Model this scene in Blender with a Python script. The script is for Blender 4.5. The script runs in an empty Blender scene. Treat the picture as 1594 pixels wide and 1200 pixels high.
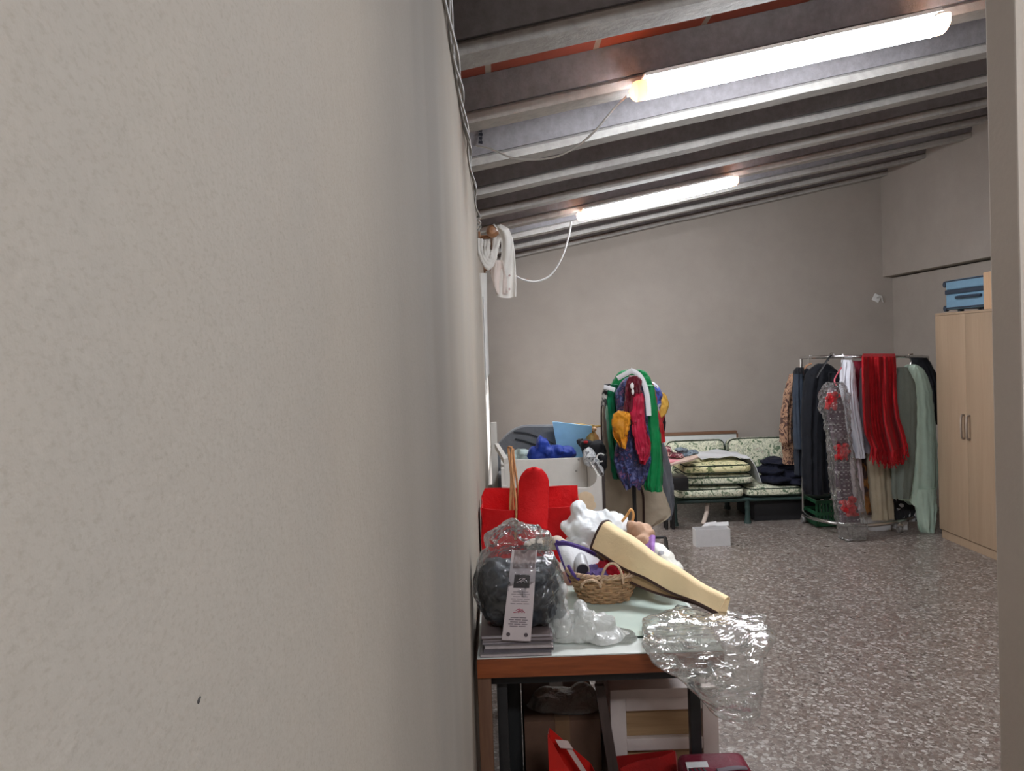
EXPOSURE = 1.0
import bpy, bmesh, math, random
from mathutils import Vector, Matrix, noise
S = bpy.context.scene
COL = S.collection
R = random.Random(7)
PI = math.pi
V = Vector

# ------------------------------------------------------------------ camera geometry
F = 1200.0
PPX, PPY = 776.0, 572.0
CAMZ = 1.65
ROLL = math.radians(2.0)
PITCH = math.radians(1.3)
_f = V((0, math.cos(PITCH), -math.sin(PITCH)))
_u0 = V((0, math.sin(PITCH), math.cos(PITCH)))
_r0 = V((1, 0, 0))
_r = _r0 * math.cos(ROLL) - _u0 * math.sin(ROLL)
_u = _r0 * math.sin(ROLL) + _u0 * math.cos(ROLL)
EYE = V((0, 0, CAMZ))

def ray(px, py):
    return _f + _r * ((px - PPX) / F) + _u * ((PPY - py) / F)
def A(px, py, Y):
    d = ray(px, py)
    return EYE + d * (Y / d.y)
def on_z(px, py, z):
    d = ray(px, py)
    return EYE + d * ((z - CAMZ) / d.z)

# ------------------------------------------------------------------ materials
def lin(c):
    return tuple(((v / 255) / 12.92 if v / 255 <= .04045 else ((v / 255 + .055) / 1.055) ** 2.4) for v in c) + (1.0,)

class N:
    def __init__(s, name):
        s.m = bpy.data.materials.new(name)
        s.m.use_nodes = True
        s.t = s.m.node_tree
        s.t.nodes.clear()
        s.out = s.t.nodes.new('ShaderNodeOutputMaterial')
    def n(s, typ, inputs=None, **kw):
        x = s.t.nodes.new(typ)
        for k, v in kw.items():
            setattr(x, k, v)
        for k, v in (inputs or {}).items():
            if isinstance(v, bpy.types.NodeSocket):
                s.t.links.new(v, x.inputs[k])
            else:
                x.inputs[k].default_value = v
        return x
    def coord(s, scale=(1, 1, 1), rot=(0, 0, 0)):
        c = s.n('ShaderNodeTexCoord')
        return s.n('ShaderNodeMapping', {'Vector': c.outputs['Object'], 'Scale': scale, 'Rotation': rot}).outputs[0]
    def noise(s, co, scale, detail=4, rough=.55, dist=0.0):
        return s.n('ShaderNodeTexNoise', {'Vector': co, 'Scale': scale, 'Detail': detail, 'Roughness': rough, 'Distortion': dist}).outputs['Fac']
    def ramp(s, fac, stops, interp='LINEAR'):
        r = s.n('ShaderNodeValToRGB', {'Fac': fac})
        r.color_ramp.interpolation = interp
        e = r.color_ramp.elements
        while len(e) < len(stops):
            e.new(.5)
        for i, (p, c) in enumerate(stops):
            e[i].position = p
            e[i].color = c if len(c) == 4 else lin(c)
        return r.outputs['Color']
    def mix(s, fac, a, b, mode='MIX'):
        x = s.n('ShaderNodeMix', data_type='RGBA', blend_type=mode)
        for sock, v in ((x.inputs[0], fac), (x.inputs[6], a), (x.inputs[7], b)):
            if isinstance(v, bpy.types.NodeSocket):
                s.t.links.new(v, sock)
            else:
                sock.default_value = v
        return x.outputs[2]
    def math(s, op, a, b=0.0):
        x = s.n('ShaderNodeMath', operation=op)
        for i, v in enumerate((a, b)):
            if isinstance(v, bpy.types.NodeSocket):
                s.t.links.new(v, x.inputs[i])
            else:
                x.inputs[i].default_value = v
        return x.outputs[0]
    def bump(s, h, strength=.3, dist=.01):
        return s.n('ShaderNodeBump', {'Height': h, 'Strength': strength, 'Distance': dist}).outputs[0]
    def pbr(s, color, rough=.6, normal=None, **kw):
        i = {'Base Color': color, 'Roughness': rough}
        if normal is not None:
            i['Normal'] = normal
        i.update(kw)
        return s.n('ShaderNodeBsdfPrincipled', i).outputs[0]
    def done(s, shader):
        s.t.links.new(shader, s.out.inputs[0])
        return s.m

_cache = {}
def plain(name, c, rough=.6, var=.12, scale=18, bump=.15, bscale=60, dist=.004, metal=0.0, **kw):
    if name in _cache:
        return _cache[name]
    n = N(name)
    co = n.coord()
    f = n.noise(co, scale)
    base = lin(c)
    lo = tuple(v * (1 - var) for v in base[:3]) + (1,)
    hi = tuple(min(1, v * (1 + var)) for v in base[:3]) + (1,)
    colr = n.ramp(f, [(.3, lo), (.7, hi)])
    nb = n.bump(n.noise(co, bscale), bump, dist) if bump else None
    _cache[name] = n.done(n.pbr(colr, rough, nb, Metallic=metal, **kw))
    return _cache[name]

def fabric(name, c, rough=.85, var=.18, **kw):
    if name in _cache:
        return _cache[name]
    n = N(name)
    co = n.coord()
    f = n.noise(co, 9, 3)
    base = lin(c)
    lo = tuple(v * (1 - var) for v in base[:3]) + (1,)
    hi = tuple(min(1, v * (1 + var)) for v in base[:3]) + (1,)
    colr = n.ramp(f, [(.3, lo), (.7, hi)])
    h = n.math('ADD', n.noise(co, 14, 3), n.math('MULTIPLY', n.noise(co, 220, 2), .15))
    i = {'Sheen Weight': .04, 'Specular IOR Level': .25}
    i.update(kw)
    _cache[name] = n.done(n.pbr(colr, rough, n.bump(h, .35, .02), **i))
    return _cache[name]

def wood(name, c1, c2, axis='Z', scale=6, rough=.5, stretch=14):
    if name in _cache:
        return _cache[name]
    n = N(name)
    sc = {'X': (1, stretch, stretch), 'Y': (stretch, 1, stretch), 'Z': (stretch, stretch, 1)}[axis]
    co = n.coord(sc)
    f = n.noise(co, scale * .35, 5, .6, .6)
    g = n.noise(co, scale * 3, 3)
    k = n.math('ADD', n.math('MULTIPLY', f, .75), n.math('MULTIPLY', g, .25))
    colr = n.ramp(k, [(.35, c1), (.65, c2)])
    _cache[name] = n.done(n.pbr(colr, rough, n.bump(k, .08, .004)))
    return _cache[name]

def pattern(name, stops, scale=30, kind='noise', rough=.8, dist=0.0, detail=2, interp='CONSTANT'):
    n = N(name)
    co = n.coord()
    if kind == 'noise':
        f = n.noise(co, scale, detail, .6, dist)
    else:
        v = n.n('ShaderNodeTexVoronoi', {'Vector': co, 'Scale': scale})
        f = n.n('ShaderNodeSeparateColor', {'Color': v.outputs['Color']}).outputs[0] if kind == 'cells' else v.outputs['Distance']
    colr = n.ramp(f, stops, interp)
    h = n.noise(co, 14, 3)
    return n.done(n.pbr(colr, rough, n.bump(h, .3, .02), **{'Sheen Weight': .1}))

def clear_plastic(name, milk=.05, tint=(235, 238, 236), bscale=22, bstr=.9, rough=.07, spec=.6, dist=.02, fold=2.2, thru=.5, stretch=(1, 1, 1)):
    n = N(name)
    co = n.coord(stretch)
    a = n.noise(co, bscale, 3, .5, 1.2)
    v = n.n('ShaderNodeTexVoronoi', {'Vector': co, 'Scale': bscale * .55}, feature='DISTANCE_TO_EDGE').outputs['Distance']
    h = n.math('ADD', n.math('ABSOLUTE', n.math('SUBTRACT', a, .5)), n.math('MULTIPLY', v, .5))
    nb = n.bump(h, bstr, dist)
    tr = n.n('ShaderNodeBsdfTransparent', {'Color': lin(tint)}).outputs[0]
    gl = n.n('ShaderNodeBsdfGlossy', {'Color': (1, 1, 1, 1), 'Roughness': rough, 'Normal': nb}).outputs[0]
    df = n.n('ShaderNodeBsdfDiffuse', {'Color': lin((225, 225, 222)), 'Normal': nb}).outputs[0]
    tl = n.n('ShaderNodeBsdfTranslucent', {'Color': lin((225, 225, 222)), 'Normal': nb}).outputs[0]
    mk = n.n('ShaderNodeMixShader', {0: thru, 1: df, 2: tl}).outputs[0]
    fr = n.n('ShaderNodeFresnel', {'IOR': 1.5, 'Normal': nb}).outputs[0]
    fac = n.math('MINIMUM', n.math('MULTIPLY', fr, fold), spec)
    m1 = n.n('ShaderNodeMixShader', {0: milk, 1: tr, 2: mk}).outputs[0]
    return n.done(n.n('ShaderNodeMixShader', {0: fac, 1: m1, 2: gl}).outputs[0])

def glow(name, c, strength):
    n = N(name)
    return n.done(n.n('ShaderNodeEmission', {'Color': lin(c), 'Strength': strength}).outputs[0])

# room materials
def m_plaster(name, c, var=.07, streak=False):
    n = N(name)
    co = n.coord()
    big = n.noise(co, .9, 4, .6)
    mid = n.noise(co, 6, 4, .6)
    fine = n.noise(co, 90, 4, .6)
    base = lin(c)
    f = n.math('ADD', n.math('MULTIPLY', big, .55), n.math('ADD', n.math('MULTIPLY', mid, .25), n.math('MULTIPLY', fine, .2)))
    lo = (base[0] * (1 - var * 1.4), base[1] * (1 - var * 1.5), base[2] * (1 - var * 1.5), 1)
    hi = (base[0] * (1 + var), base[1] * (1 + var), base[2] * (1 + var * 1.1), 1)
    colr = n.ramp(f, [(.32, lo), (.66, hi)])
    if streak:
        # vertical streaks, the shading of wall undulations put into the colour, and the darker grains of the coarse sand float
        st = n.noise(n.coord((1, 3.2, .22)), 1.3, 2, .5)
        colr = n.mix(n.math('MULTIPLY', n.ramp(st, [(.35, (0, 0, 0, 1)), (.8, (1, 1, 1, 1))]), .28), colr, lin((138, 138, 136)))
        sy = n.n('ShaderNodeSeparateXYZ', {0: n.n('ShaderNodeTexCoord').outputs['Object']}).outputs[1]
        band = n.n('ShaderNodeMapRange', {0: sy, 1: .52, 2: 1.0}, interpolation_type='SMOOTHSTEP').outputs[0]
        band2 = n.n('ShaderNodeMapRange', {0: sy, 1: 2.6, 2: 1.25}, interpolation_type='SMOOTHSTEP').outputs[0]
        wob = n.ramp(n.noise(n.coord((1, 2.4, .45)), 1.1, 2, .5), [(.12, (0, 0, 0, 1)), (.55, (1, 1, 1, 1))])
        dark_zone = n.math('MULTIPLY', n.math('MULTIPLY', band, band2), wob)  # broad darker zone part way along the wall, uneven at its edges
        colr = n.mix(n.math('MULTIPLY', dark_zone, .75), colr, lin((126, 118, 110)))
        gr = n.noise(n.coord((1, .5, 1)), 560, 3, .65)
        colr = n.mix(n.math('MULTIPLY', n.ramp(gr, [(.50, (0, 0, 0, 1)), (.78, (1, 1, 1, 1))]), .30), colr, lin((112, 104, 92)))
    h = n.math('ADD', n.math('MULTIPLY', mid, .6), n.math('MULTIPLY', fine, .35))
    return n.done(n.pbr(colr, .92, n.bump(h, .28, .006), **{'Specular IOR Level': .2}))

def m_terrazzo():
    n = N('terrazzo')
    co = n.coord()
    w = n.n('ShaderNodeVectorMath', {0: co, 1: n.n('ShaderNodeTexNoise', {'Vector': co, 'Scale': 14.0, 'Detail': 2.0}).outputs['Color']}, operation='ADD')
    w = n.n('ShaderNodeVectorMath', {0: co, 1: n.n('ShaderNodeVectorMath', {0: n.n('ShaderNodeTexNoise', {'Vector': co, 'Scale': 30.0}).outputs['Color'], 'Scale': .03}, operation='SCALE').outputs[0]}, operation='ADD').outputs[0]
    v = n.n('ShaderNodeTexVoronoi', {'Vector': w, 'Scale': 60.0, 'Randomness': 1.0})
    e = n.n('ShaderNodeTexVoronoi', {'Vector': w, 'Scale': 60.0}, feature='DISTANCE_TO_EDGE').outputs['Distance']
    f = n.n('ShaderNodeSeparateColor', {'Color': v.outputs['Color']})
    chips = n.ramp(f.outputs[0], [(0, (96, 80, 73)), (.20, (122, 107, 98)), (.44, (142, 132, 124)), (.60, (170, 163, 157)), (.72, (110, 98, 91)), (.86, (190, 185, 179)), (.95, (78, 66, 60))], 'CONSTANT')
    v2 = n.n('ShaderNodeTexVoronoi', {'Vector': w, 'Scale': 120.0})
    f2 = n.n('ShaderNodeSeparateColor', {'Color': v2.outputs['Color']}).outputs[0]
    small = n.ramp(f2, [(0, (112, 100, 93)), (.4, (152, 145, 138)), (.75, (96, 82, 75))], 'CONSTANT')
    colr = n.mix(n.ramp(e, [(.03, (1, 1, 1, 1)), (.10, (0, 0, 0, 1))]), chips, small)
    wear = n.noise(co, 1.3, 3)
    colr = n.mix(n.math('ADD', n.math('MULTIPLY', wear, .3), .12), colr, lin((124, 115, 108)))
    rough = n.math('ADD', .22, n.math('MULTIPLY', n.noise(co, 5, 3), .16))
    return n.done(n.pbr(colr, rough, n.bump(n.noise(co, 2.5, 2), .05, .01), **{'Specular IOR Level': .5}))

def m_brickpanel():
    n = N('ceiling_brick')
    co = n.coord()
    br = n.n('ShaderNodeTexBrick', {'Vector': co, 'Color1': lin((172, 84, 62)), 'Color2': lin((150, 74, 58)), 'Mortar': lin((170, 158, 146)), 'Scale': 1.0, 'Mortar Size': .012, 'Brick Width': .42, 'Row Height': .7, 'Bias': 0.0}, offset=.0)
    f = n.noise(co, 2.2, 4, .6)
    sy = n.n('ShaderNodeSeparateXYZ', {0: n.n('ShaderNodeTexCoord').outputs['Object']}).outputs[1]
    bare = n.n('ShaderNodeMapRange', {0: sy, 1: 2.72, 2: 2.80}).outputs[0]
    bare2 = n.n('ShaderNodeMapRange', {0: sy, 1: 3.10, 2: 3.04}).outputs[0]
    cem = n.math('SUBTRACT', n.ramp(f, [(.42, (0, 0, 0, 1)), (.60, (1, 1, 1, 1))]), n.math('MULTIPLY', n.math('MULTIPLY', bare, bare2), 1.0))
    cem = n.math('MAXIMUM', cem, 0.0)
    colr = n.mix(cem, br.outputs['Color'], lin((172, 168, 170)))
    return n.done(n.pbr(colr, .9, n.bump(n.noise(co, 40), .3, .004)))

def m_concrete(name, c, c2):
    n = N(name)
    co = n.coord()
    f = n.math('ADD', n.math('MULTIPLY', n.noise(co, 2.2, 4, .6), .6), n.math('MULTIPLY', n.noise(co, 30, 4, .65), .4))
    colr = n.ramp(f, [(.36, c2), (.6, c)])
    return n.done(n.pbr(colr, .93, n.bump(n.noise(co, 45, 5, .7), .5, .006), **{'Specular IOR Level': .15}))

# ------------------------------------------------------------------ mesh helpers
def nb():
    return bmesh.new()

def box(bm, x0, x1, y0, y1, z0, z1, bevel=0.0, seg=2):
    return obox(bm, V(((x0 + x1) / 2, (y0 + y1) / 2, (z0 + z1) / 2)), (x1 - x0, y1 - y0, z1 - z0), None, bevel, seg)

def obox(bm, c, size, rot=None, bevel=0.0, seg=2):
    t = bmesh.new()
    bmesh.ops.create_cube(t, size=1.0)
    for v in t.verts:
        v.co = V((v.co.x * size[0], v.co.y * size[1], v.co.z * size[2]))
    if bevel > 0:
        bmesh.ops.bevel(t, geom=list(t.edges), offset=bevel, segments=seg, affect='EDGES', profile=.6)
    M = Matrix.Translation(V(c)) @ (rot.to_4x4() if rot is not None else Matrix())
    return add(bm, t, M)

def add(bm, t, M=None):
    vs = {}
    for v in t.verts:
        vs[v] = bm.verts.new(M @ v.co if M is not None else v.co)
    for f in t.faces:
        try:
            bm.faces.new([vs[v] for v in f.verts])
        except ValueError:
            pass
    out = list(vs.values())
    t.free()
    return out

def catmull(pts, n):
    pts = [V(p) for p in pts]
    out = []
    for i in range(len(pts) - 1):
        p0 = pts[max(i - 1, 0)]; p1 = pts[i]; p2 = pts[i + 1]; p3 = pts[min(i + 2, len(pts) - 1)]
        for k in range(n):
            t = k / n
            out.append(.5 * ((2 * p1) + (p2 - p0) * t + (2 * p0 - 5 * p1 + 4 * p2 - p3) * t * t + (3 * p1 - p0 - 3 * p2 + p3) * t ** 3))
    out.append(pts[-1])
    return out

def tube(bm, pts, r, n=8, smooth=0, flat=1.0, caps=True):
    if smooth:
        pts = catmull(pts, smooth)
    pts = [V(p) for p in pts]
    rad = r if callable(r) else (lambda t: r)
    rings = []
    up = None
    for i, p in enumerate(pts):
        d = (pts[min(i + 1, len(pts) - 1)] - pts[max(i - 1, 0)])
        d = d.normalized() if d.length > 1e-9 else V((0, 0, 1))
        if up is None:
            up = V((0, 0, 1)) if abs(d.z) < .9 else V((1, 0, 0))
        s = d.cross(up)
        s = s.normalized() if s.length > 1e-6 else d.orthogonal().normalized()
        up = s.cross(d).normalized()
        rr = rad(i / max(1, len(pts) - 1))
        rings.append([bm.verts.new(p + (s * math.cos(2 * PI * k / n) + up * flat * math.sin(2 * PI * k / n)) * rr) for k in range(n)])
    for a, b in zip(rings, rings[1:]):
        for k in range(n):
            bm.faces.new((a[k], a[(k + 1) % n], b[(k + 1) % n], b[k]))
    if caps:
        bm.faces.new(list(reversed(rings[0])))
        bm.faces.new(rings[-1])
    return rings

def cyl(bm, a, b, r, n=16):
    return tube(bm, [a, b], r, n)

def rings_loft(bm, rings, caps=True, closed=True):
    vr = [[bm.verts.new(p) for p in r] for r in rings]
    n = len(vr[0])
    for a, b in zip(vr, vr[1:]):
        for k in range(n if closed else n - 1):
            bm.faces.new((a[k], a[(k + 1) % n], b[(k + 1) % n], b[k]))
    if caps and closed:
        bm.faces.new(list(reversed(vr[0])))
        bm.faces.new(vr[-1])
    return vr

def lathe(bm, c, prof, n=20, axis='Z'):
    rings = []
    for r, z in prof:
        rg = []
        for k in range(n):
            a = 2 * PI * k / n
            p = V((r * math.cos(a), r * math.sin(a), z))
            if axis == 'Y':
                p = V((p.x, p.z, p.y))
            if axis == 'X':
                p = V((p.z, p.x, p.y))
            rg.append(V(c) + p)
        rings.append(rg)
    return rings_loft(bm, rings)

def ball(bm, c, r, sub=3, scale=(1, 1, 1), rot=None):
    t = bmesh.new()
    bmesh.ops.create_icosphere(t, subdivisions=sub, radius=1.0)
    M = Matrix.Translation(V(c)) @ (rot.to_4x4() if rot is not None else Matrix()) @ Matrix.Diagonal((r * scale[0], r * scale[1], r * scale[2], 1))
    return add(bm, t, M)

def prism(bm, outline, depth_vec):
    a = [bm.verts.new(V(p)) for p in outline]
    b = [bm.verts.new(V(p) + V(depth_vec)) for p in outline]
    n = len(a)
    bm.faces.new(a)
    bm.faces.new(list(reversed(b)))
    for k in range(n):
        bm.faces.new((a[k], b[k], b[(k + 1) % n], a[(k + 1) % n]))

def crumple(bm, a1, s1, a2=0.0, s2=1.0, seed=0, verts=None):
    bm.normal_update()
    off = V((seed * 3.7, seed * 1.3, seed * 2.1))
    for v in (verts or bm.verts):
        p = v.co + off
        d = a1 * noise.noise(p * s1)
        if a2:
            d += a2 * (.5 - 2 * abs(noise.noise(p * s2 + V((5, 9, 2)))))
            d += a2 * .5 * (.5 - 2 * abs(noise.noise(p * s2 * 2.3 + V((1, 4, 7)))))
        v.co = v.co + v.normal * d

def crease(bm, amp, s, seed=0, bias=(1, 1, 1), n_dir=6):
    """Crumple a thin film: long sharp creases in many directions that come and go."""
    bm.normal_update()
    rnd = random.Random(seed * 101 + 7)
    ds = []
    for k in range(n_dir):
        d = V((rnd.gauss(0, 1) * bias[0], rnd.gauss(0, 1) * bias[1], rnd.gauss(0, 1) * bias[2])).normalized()
        ds.append((d, rnd.uniform(.6, 1.7), rnd.uniform(0, 9), V((rnd.uniform(-9, 9), rnd.uniform(-9, 9), rnd.uniform(-9, 9)))))
    moves = []
    for v in bm.verts:
        p = v.co * s
        h = 0.0
        for d, f, ph, o in ds:
            warp = .9 * noise.noise(p * .45 + o)
            x = p.dot(d) * f * .55 + ph + warp
            tri = abs((x % 1.0) - .5) * 2 - .5
            w = max(0.0, .35 + 1.3 * noise.noise(p * .5 - o))
            h += tri * w / f
        moves.append(v.normal * (amp * h))
    for v, m in zip(bm.verts, moves):
        v.co += m

def remesh(bm, voxel, smooth=2):
    me = bpy.data.meshes.new('tmp')
    bmesh.ops.recalc_face_normals(bm, faces=bm.faces)
    bm.to_mesh(me); bm.free()
    o = bpy.data.objects.new('tmp', me); COL.objects.link(o)
    m = o.modifiers.new('r', 'REMESH'); m.mode = 'VOXEL'; m.voxel_size = voxel
    if smooth:
        k = o.modifiers.new('s', 'SMOOTH'); k.iterations = smooth; k.factor = .5
    dg = bpy.context.evaluated_depsgraph_get()
    m2 = bpy.data.meshes.new_from_object(o.evaluated_get(dg))
    out = bmesh.new(); out.from_mesh(m2)
    bpy.data.objects.remove(o); bpy.data.meshes.remove(me); bpy.data.meshes.remove(m2)
    return out

def sheet(bm, fn, nu, nv, thick=.003):
    """A sheet of cloth with two sides and an edge; fn(u, v) gives its middle surface."""
    P = [[V(fn(i / nu, j / nv)) for j in range(nv + 1)] for i in range(nu + 1)]
    top, bot = [], []
    for i in range(nu + 1):
        rt, rb = [], []
        for j in range(nv + 1):
            du = P[min(i + 1, nu)][j] - P[max(i - 1, 0)][j]
            dv = P[i][min(j + 1, nv)] - P[i][max(j - 1, 0)]
            q = du.cross(dv)
            q = q.normalized() if q.length > 1e-12 else V((0, 0, 1))
            rt.append(bm.verts.new(P[i][j] + q * thick / 2))
            rb.append(bm.verts.new(P[i][j] - q * thick / 2))
        top.append(rt); bot.append(rb)
    for i in range(nu):
        for j in range(nv):
            bm.faces.new((top[i][j], top[i + 1][j], top[i + 1][j + 1], top[i][j + 1]))
            bm.faces.new((bot[i][j], bot[i][j + 1], bot[i + 1][j + 1], bot[i + 1][j]))
    for i in range(nu):
        bm.faces.new((top[i][0], bot[i][0], bot[i + 1][0], top[i + 1][0]))
        bm.faces.new((top[i][nv], top[i + 1][nv], bot[i + 1][nv], bot[i][nv]))
    for j in range(nv):
        bm.faces.new((top[0][j], top[0][j + 1], bot[0][j + 1], bot[0][j]))
        bm.faces.new((top[nu][j], bot[nu][j], bot[nu][j + 1], top[nu][j + 1]))

# ------------------------------------------------------------------ object helpers
WORLD = {}
def tag(o, label=None, cat=None, group=None, kind=None):
    if label: o['label'] = label
    if cat: o['category'] = cat
    if group: o['group'] = group
    if kind: o['kind'] = kind
    return o

def obj(name, bm, mat, parent=None, smooth=True, angle=40, keep_origin=False):
    bmesh.ops.recalc_face_normals(bm, faces=bm.faces)
    lo = V((1e9,) * 3); hi = V((-1e9,) * 3)
    for v in bm.verts:
        for i in range(3):
            lo[i] = min(lo[i], v.co[i]); hi[i] = max(hi[i], v.co[i])
    org = (lo + hi) / 2
    if parent is None:
        org.z = lo.z
    if keep_origin:
        org = V((0, 0, 0))
    for v in bm.verts:
        v.co -= org
    me = bpy.data.meshes.new(name)
    if smooth:
        ca = math.radians(angle)
        for f in bm.faces:
            f.smooth = True
        for e in bm.edges:
            if len(e.link_faces) == 2 and e.calc_face_angle(0) > ca:
                e.smooth = False
    bm.to_mesh(me); bm.free()
    me.materials.append(mat)
    o = bpy.data.objects.new(name, me)
    COL.objects.link(o)
    if parent is not None:
        o.parent = parent
        o.location = org - WORLD[parent.name]
    else:
        o.location = org
    WORLD[o.name] = org.copy()
    return o

def thing(name, loc, label, cat, group=None):
    o = bpy.data.objects.new(name, None)
    o.empty_display_size = .05
    COL.objects.link(o)
    o.location = V(loc)
    WORLD[o.name] = V(loc)
    return tag(o, label, cat, group)

def struct(name, bm, mat, label=None, cat=None, smooth=False, keep=True, parent=None):
    o = obj(name, bm, mat, parent, smooth=smooth, keep_origin=keep and parent is None)
    if parent is None:
        tag(o, label, cat, None, 'structure')
    return o

def garment_bm(prof, Y, hd, slope=0.0, nf=4.5, amp=.018, seed=1, n=88, steps=7, twist=0.0, crump=.006, hem=.0):
    """Hanging cloth. prof: (py, px_left, px_right [, depth factor]) read off at distance Y; it has thickness, folds and a hem."""
    bm = nb()
    keys = []
    for p in prof:
        l = A(p[1], p[0], Y); r = A(p[2], p[0], Y)
        keys.append((l, r, p[3] if len(p) > 3 else 1.0))
    L = catmull([k[0] for k in keys], steps); Rr = catmull([k[1] for k in keys], steps)
    D = catmull([V((k[2], 0, 0)) for k in keys], steps)
    rnd = random.Random(seed)
    ph = [rnd.uniform(0, 6.28) for _ in range(4)]
    rings = []
    T = len(L) - 1
    for i, (l, r, d) in enumerate(zip(L, Rr, D)):
        t = i / T
        c = (l + r) / 2; hw = max((r - l).length / 2, .002)
        ax = V((1, slope, 0)).normalized() ; dp = V((-slope, 1, 0)).normalized()
        ax = ax * (1 / max(.2, ax.x))
        fa = amp * min(1, .15 + 1.3 * t)
        ring = []
        for k in range(n):
            a = 2 * PI * k / n
            w = math.cos(a); s = math.sin(a)
            wx = math.copysign(abs(w) ** .8, w)
            q = V((wx * nf * .55 + ph[0] * 7, t * 1.1 + ph[1], (3.1 if s > 0 else 0.0)))
            f1 = noise.noise(q)
            f2 = noise.noise(V((q.x * 2.3 + 4, q.y * 1.4, q.z + 9)))
            fold = fa * 2.2 * (f1 * .8 + (abs(f1) - .25) * .8 + f2 * .32)
            side = fa * .8 * noise.noise(V((t * 5 + ph[3], wx * 2, 1.7))) * abs(wx) ** 3
            p = c + ax * (wx * hw) + dp * (hd * max(.05, d.x) * s + fold) + ax * math.copysign(side, wx) * .5
            if hem and t > .93:
                p.z += hem * math.sin(5 * wx + ph[2]) * (t - .93) / .07
            ring.append(p)
        rings.append(ring)
    rings_loft(bm, rings)
    if crump:
        bmesh.ops.recalc_face_normals(bm, faces=bm.faces)
        crumple(bm, crump, 14, crump * .7, 22, seed)
    return bm

def garment(name, label, cat, prof, Y, hd, mat, group=None, parts=(), **kw):
    o = obj(name, garment_bm(prof, Y, hd, **kw), mat)
    if label:
        tag(o, label, cat, group)
    return o

def part_garment(name, parent, prof, Y, hd, mat, **kw):
    return obj(name, garment_bm(prof, Y, hd, **kw), mat, parent)

def heap_bm(items, voxel=.02, a1=.02, s1=9, a2=.012, s2=18, seed=0, smooth=2):
    bm = nb()
    for c, sc in items:
        ball(bm, c, 1.0, 3, sc)
    bm = remesh(bm, voxel, smooth)
    crumple(bm, a1, s1, a2, s2, seed)
    return bm

def tube_px(bm, pts, r, n=8, smooth=6, **kw):
    return tube(bm, [A(*p) for p in pts], r, n, smooth, **kw)

# ------------------------------------------------------------------ shared materials
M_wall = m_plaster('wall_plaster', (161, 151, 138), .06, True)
M_wall_back = m_plaster('wall_back_plaster', (168, 159, 150), .08)
M_wall_part = m_plaster('partition_plaster', (186, 175, 163), .06)
M_terr = m_terrazzo()
M_black = plain('black_metal', (26, 25, 26), .45, .1)
M_blackp = plain('black_plastic', (20, 20, 22), .35, .1)
M_chrome = plain('chrome', (205, 205, 205), .22, .05, bump=0, metal=1.0)
M_white_paint = plain('white_paint', (205, 200, 193), .5, .04, bump=.05)
M_white = plain('white_plastic', (222, 221, 218), .4, .03, bump=.03)
M_cable = plain('cable_white', (196, 194, 190), .5, .04, bump=0)

# ------------------------------------------------------------------ the room
WX, YB = -.105, 8.1
HC, SL = 2.555, .185          # underside of beams at the left wall, slope of the roof to the right
XR = 4.16
def ceil(x): return HC + SL * x

bm = nb(); box(bm, WX - .4, XR + .6, -2.6, YB + .3, -.12, 0)
struct('floor', bm, M_terr, 'polished terrazzo floor with brown, grey and white chips', 'floor')

WY0, WY1, WZ0, WZ1 = 5.7, 7.35, .66, 2.02
bm = nb()
for y0, y1, z0, z1 in ((-2.6, WY0, 0, 3.0), (WY1, YB, 0, 3.0), (WY0, WY1, 0, WZ0), (WY0, WY1, WZ1, 3.0)):
    box(bm, WX - .3, WX, y0, y1, z0, z1)
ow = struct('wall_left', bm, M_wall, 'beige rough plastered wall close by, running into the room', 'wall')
c = V((WX, 0, 0))
def on_wall(px, py):
    d = ray(px, py); return EYE + d * (WX / d.x)
p = on_wall(309, 1091)
bm = nb(); ball(bm, V((WX, p.y, p.z)), .0011, 2, (.35, 1.0, .9)); ball(bm, V((WX, p.y + .0013, p.z + .0005)), .0007, 2, (.35, 1, .8))
obj('dark_speck', bm, plain('speck', (52, 48, 46), .8), ow)

bm = nb(); box(bm, WX - .3, XR + .6, YB, YB + .25, 0, 3.7)
struct('wall_back', bm, M_wall_back, 'grey plastered back wall behind the clothes', 'wall')
bm = nb(); box(bm, XR, XR + .3, -2.6, YB, 0, 2.26)
struct('wall_right', bm, M_wall_back, 'lower right wall behind the wardrobe', 'wall')
bm = nb(); box(bm, XR - .1, XR + .3, -2.6, YB, 2.275, 3.7)
o = struct('wall_right_upper', bm, M_wall_back, 'upper right wall stepping out over the wardrobe', 'wall')
PY = 1.48
pe = A(1545, 600, PY)
bm = nb(); box(bm, pe.x, XR + .3, PY - .085, PY, 0, 3.7, .004)
struct('wall_partition', bm, M_wall_part, 'grey end of a partition wall at the right edge', 'wall')
bm = nb(); box(bm, WX - .3, XR + .6, -2.8, -2.6, 0, 3.7)
struct('wall_front', bm, M_wall, 'wall behind the viewer', 'wall')

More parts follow.
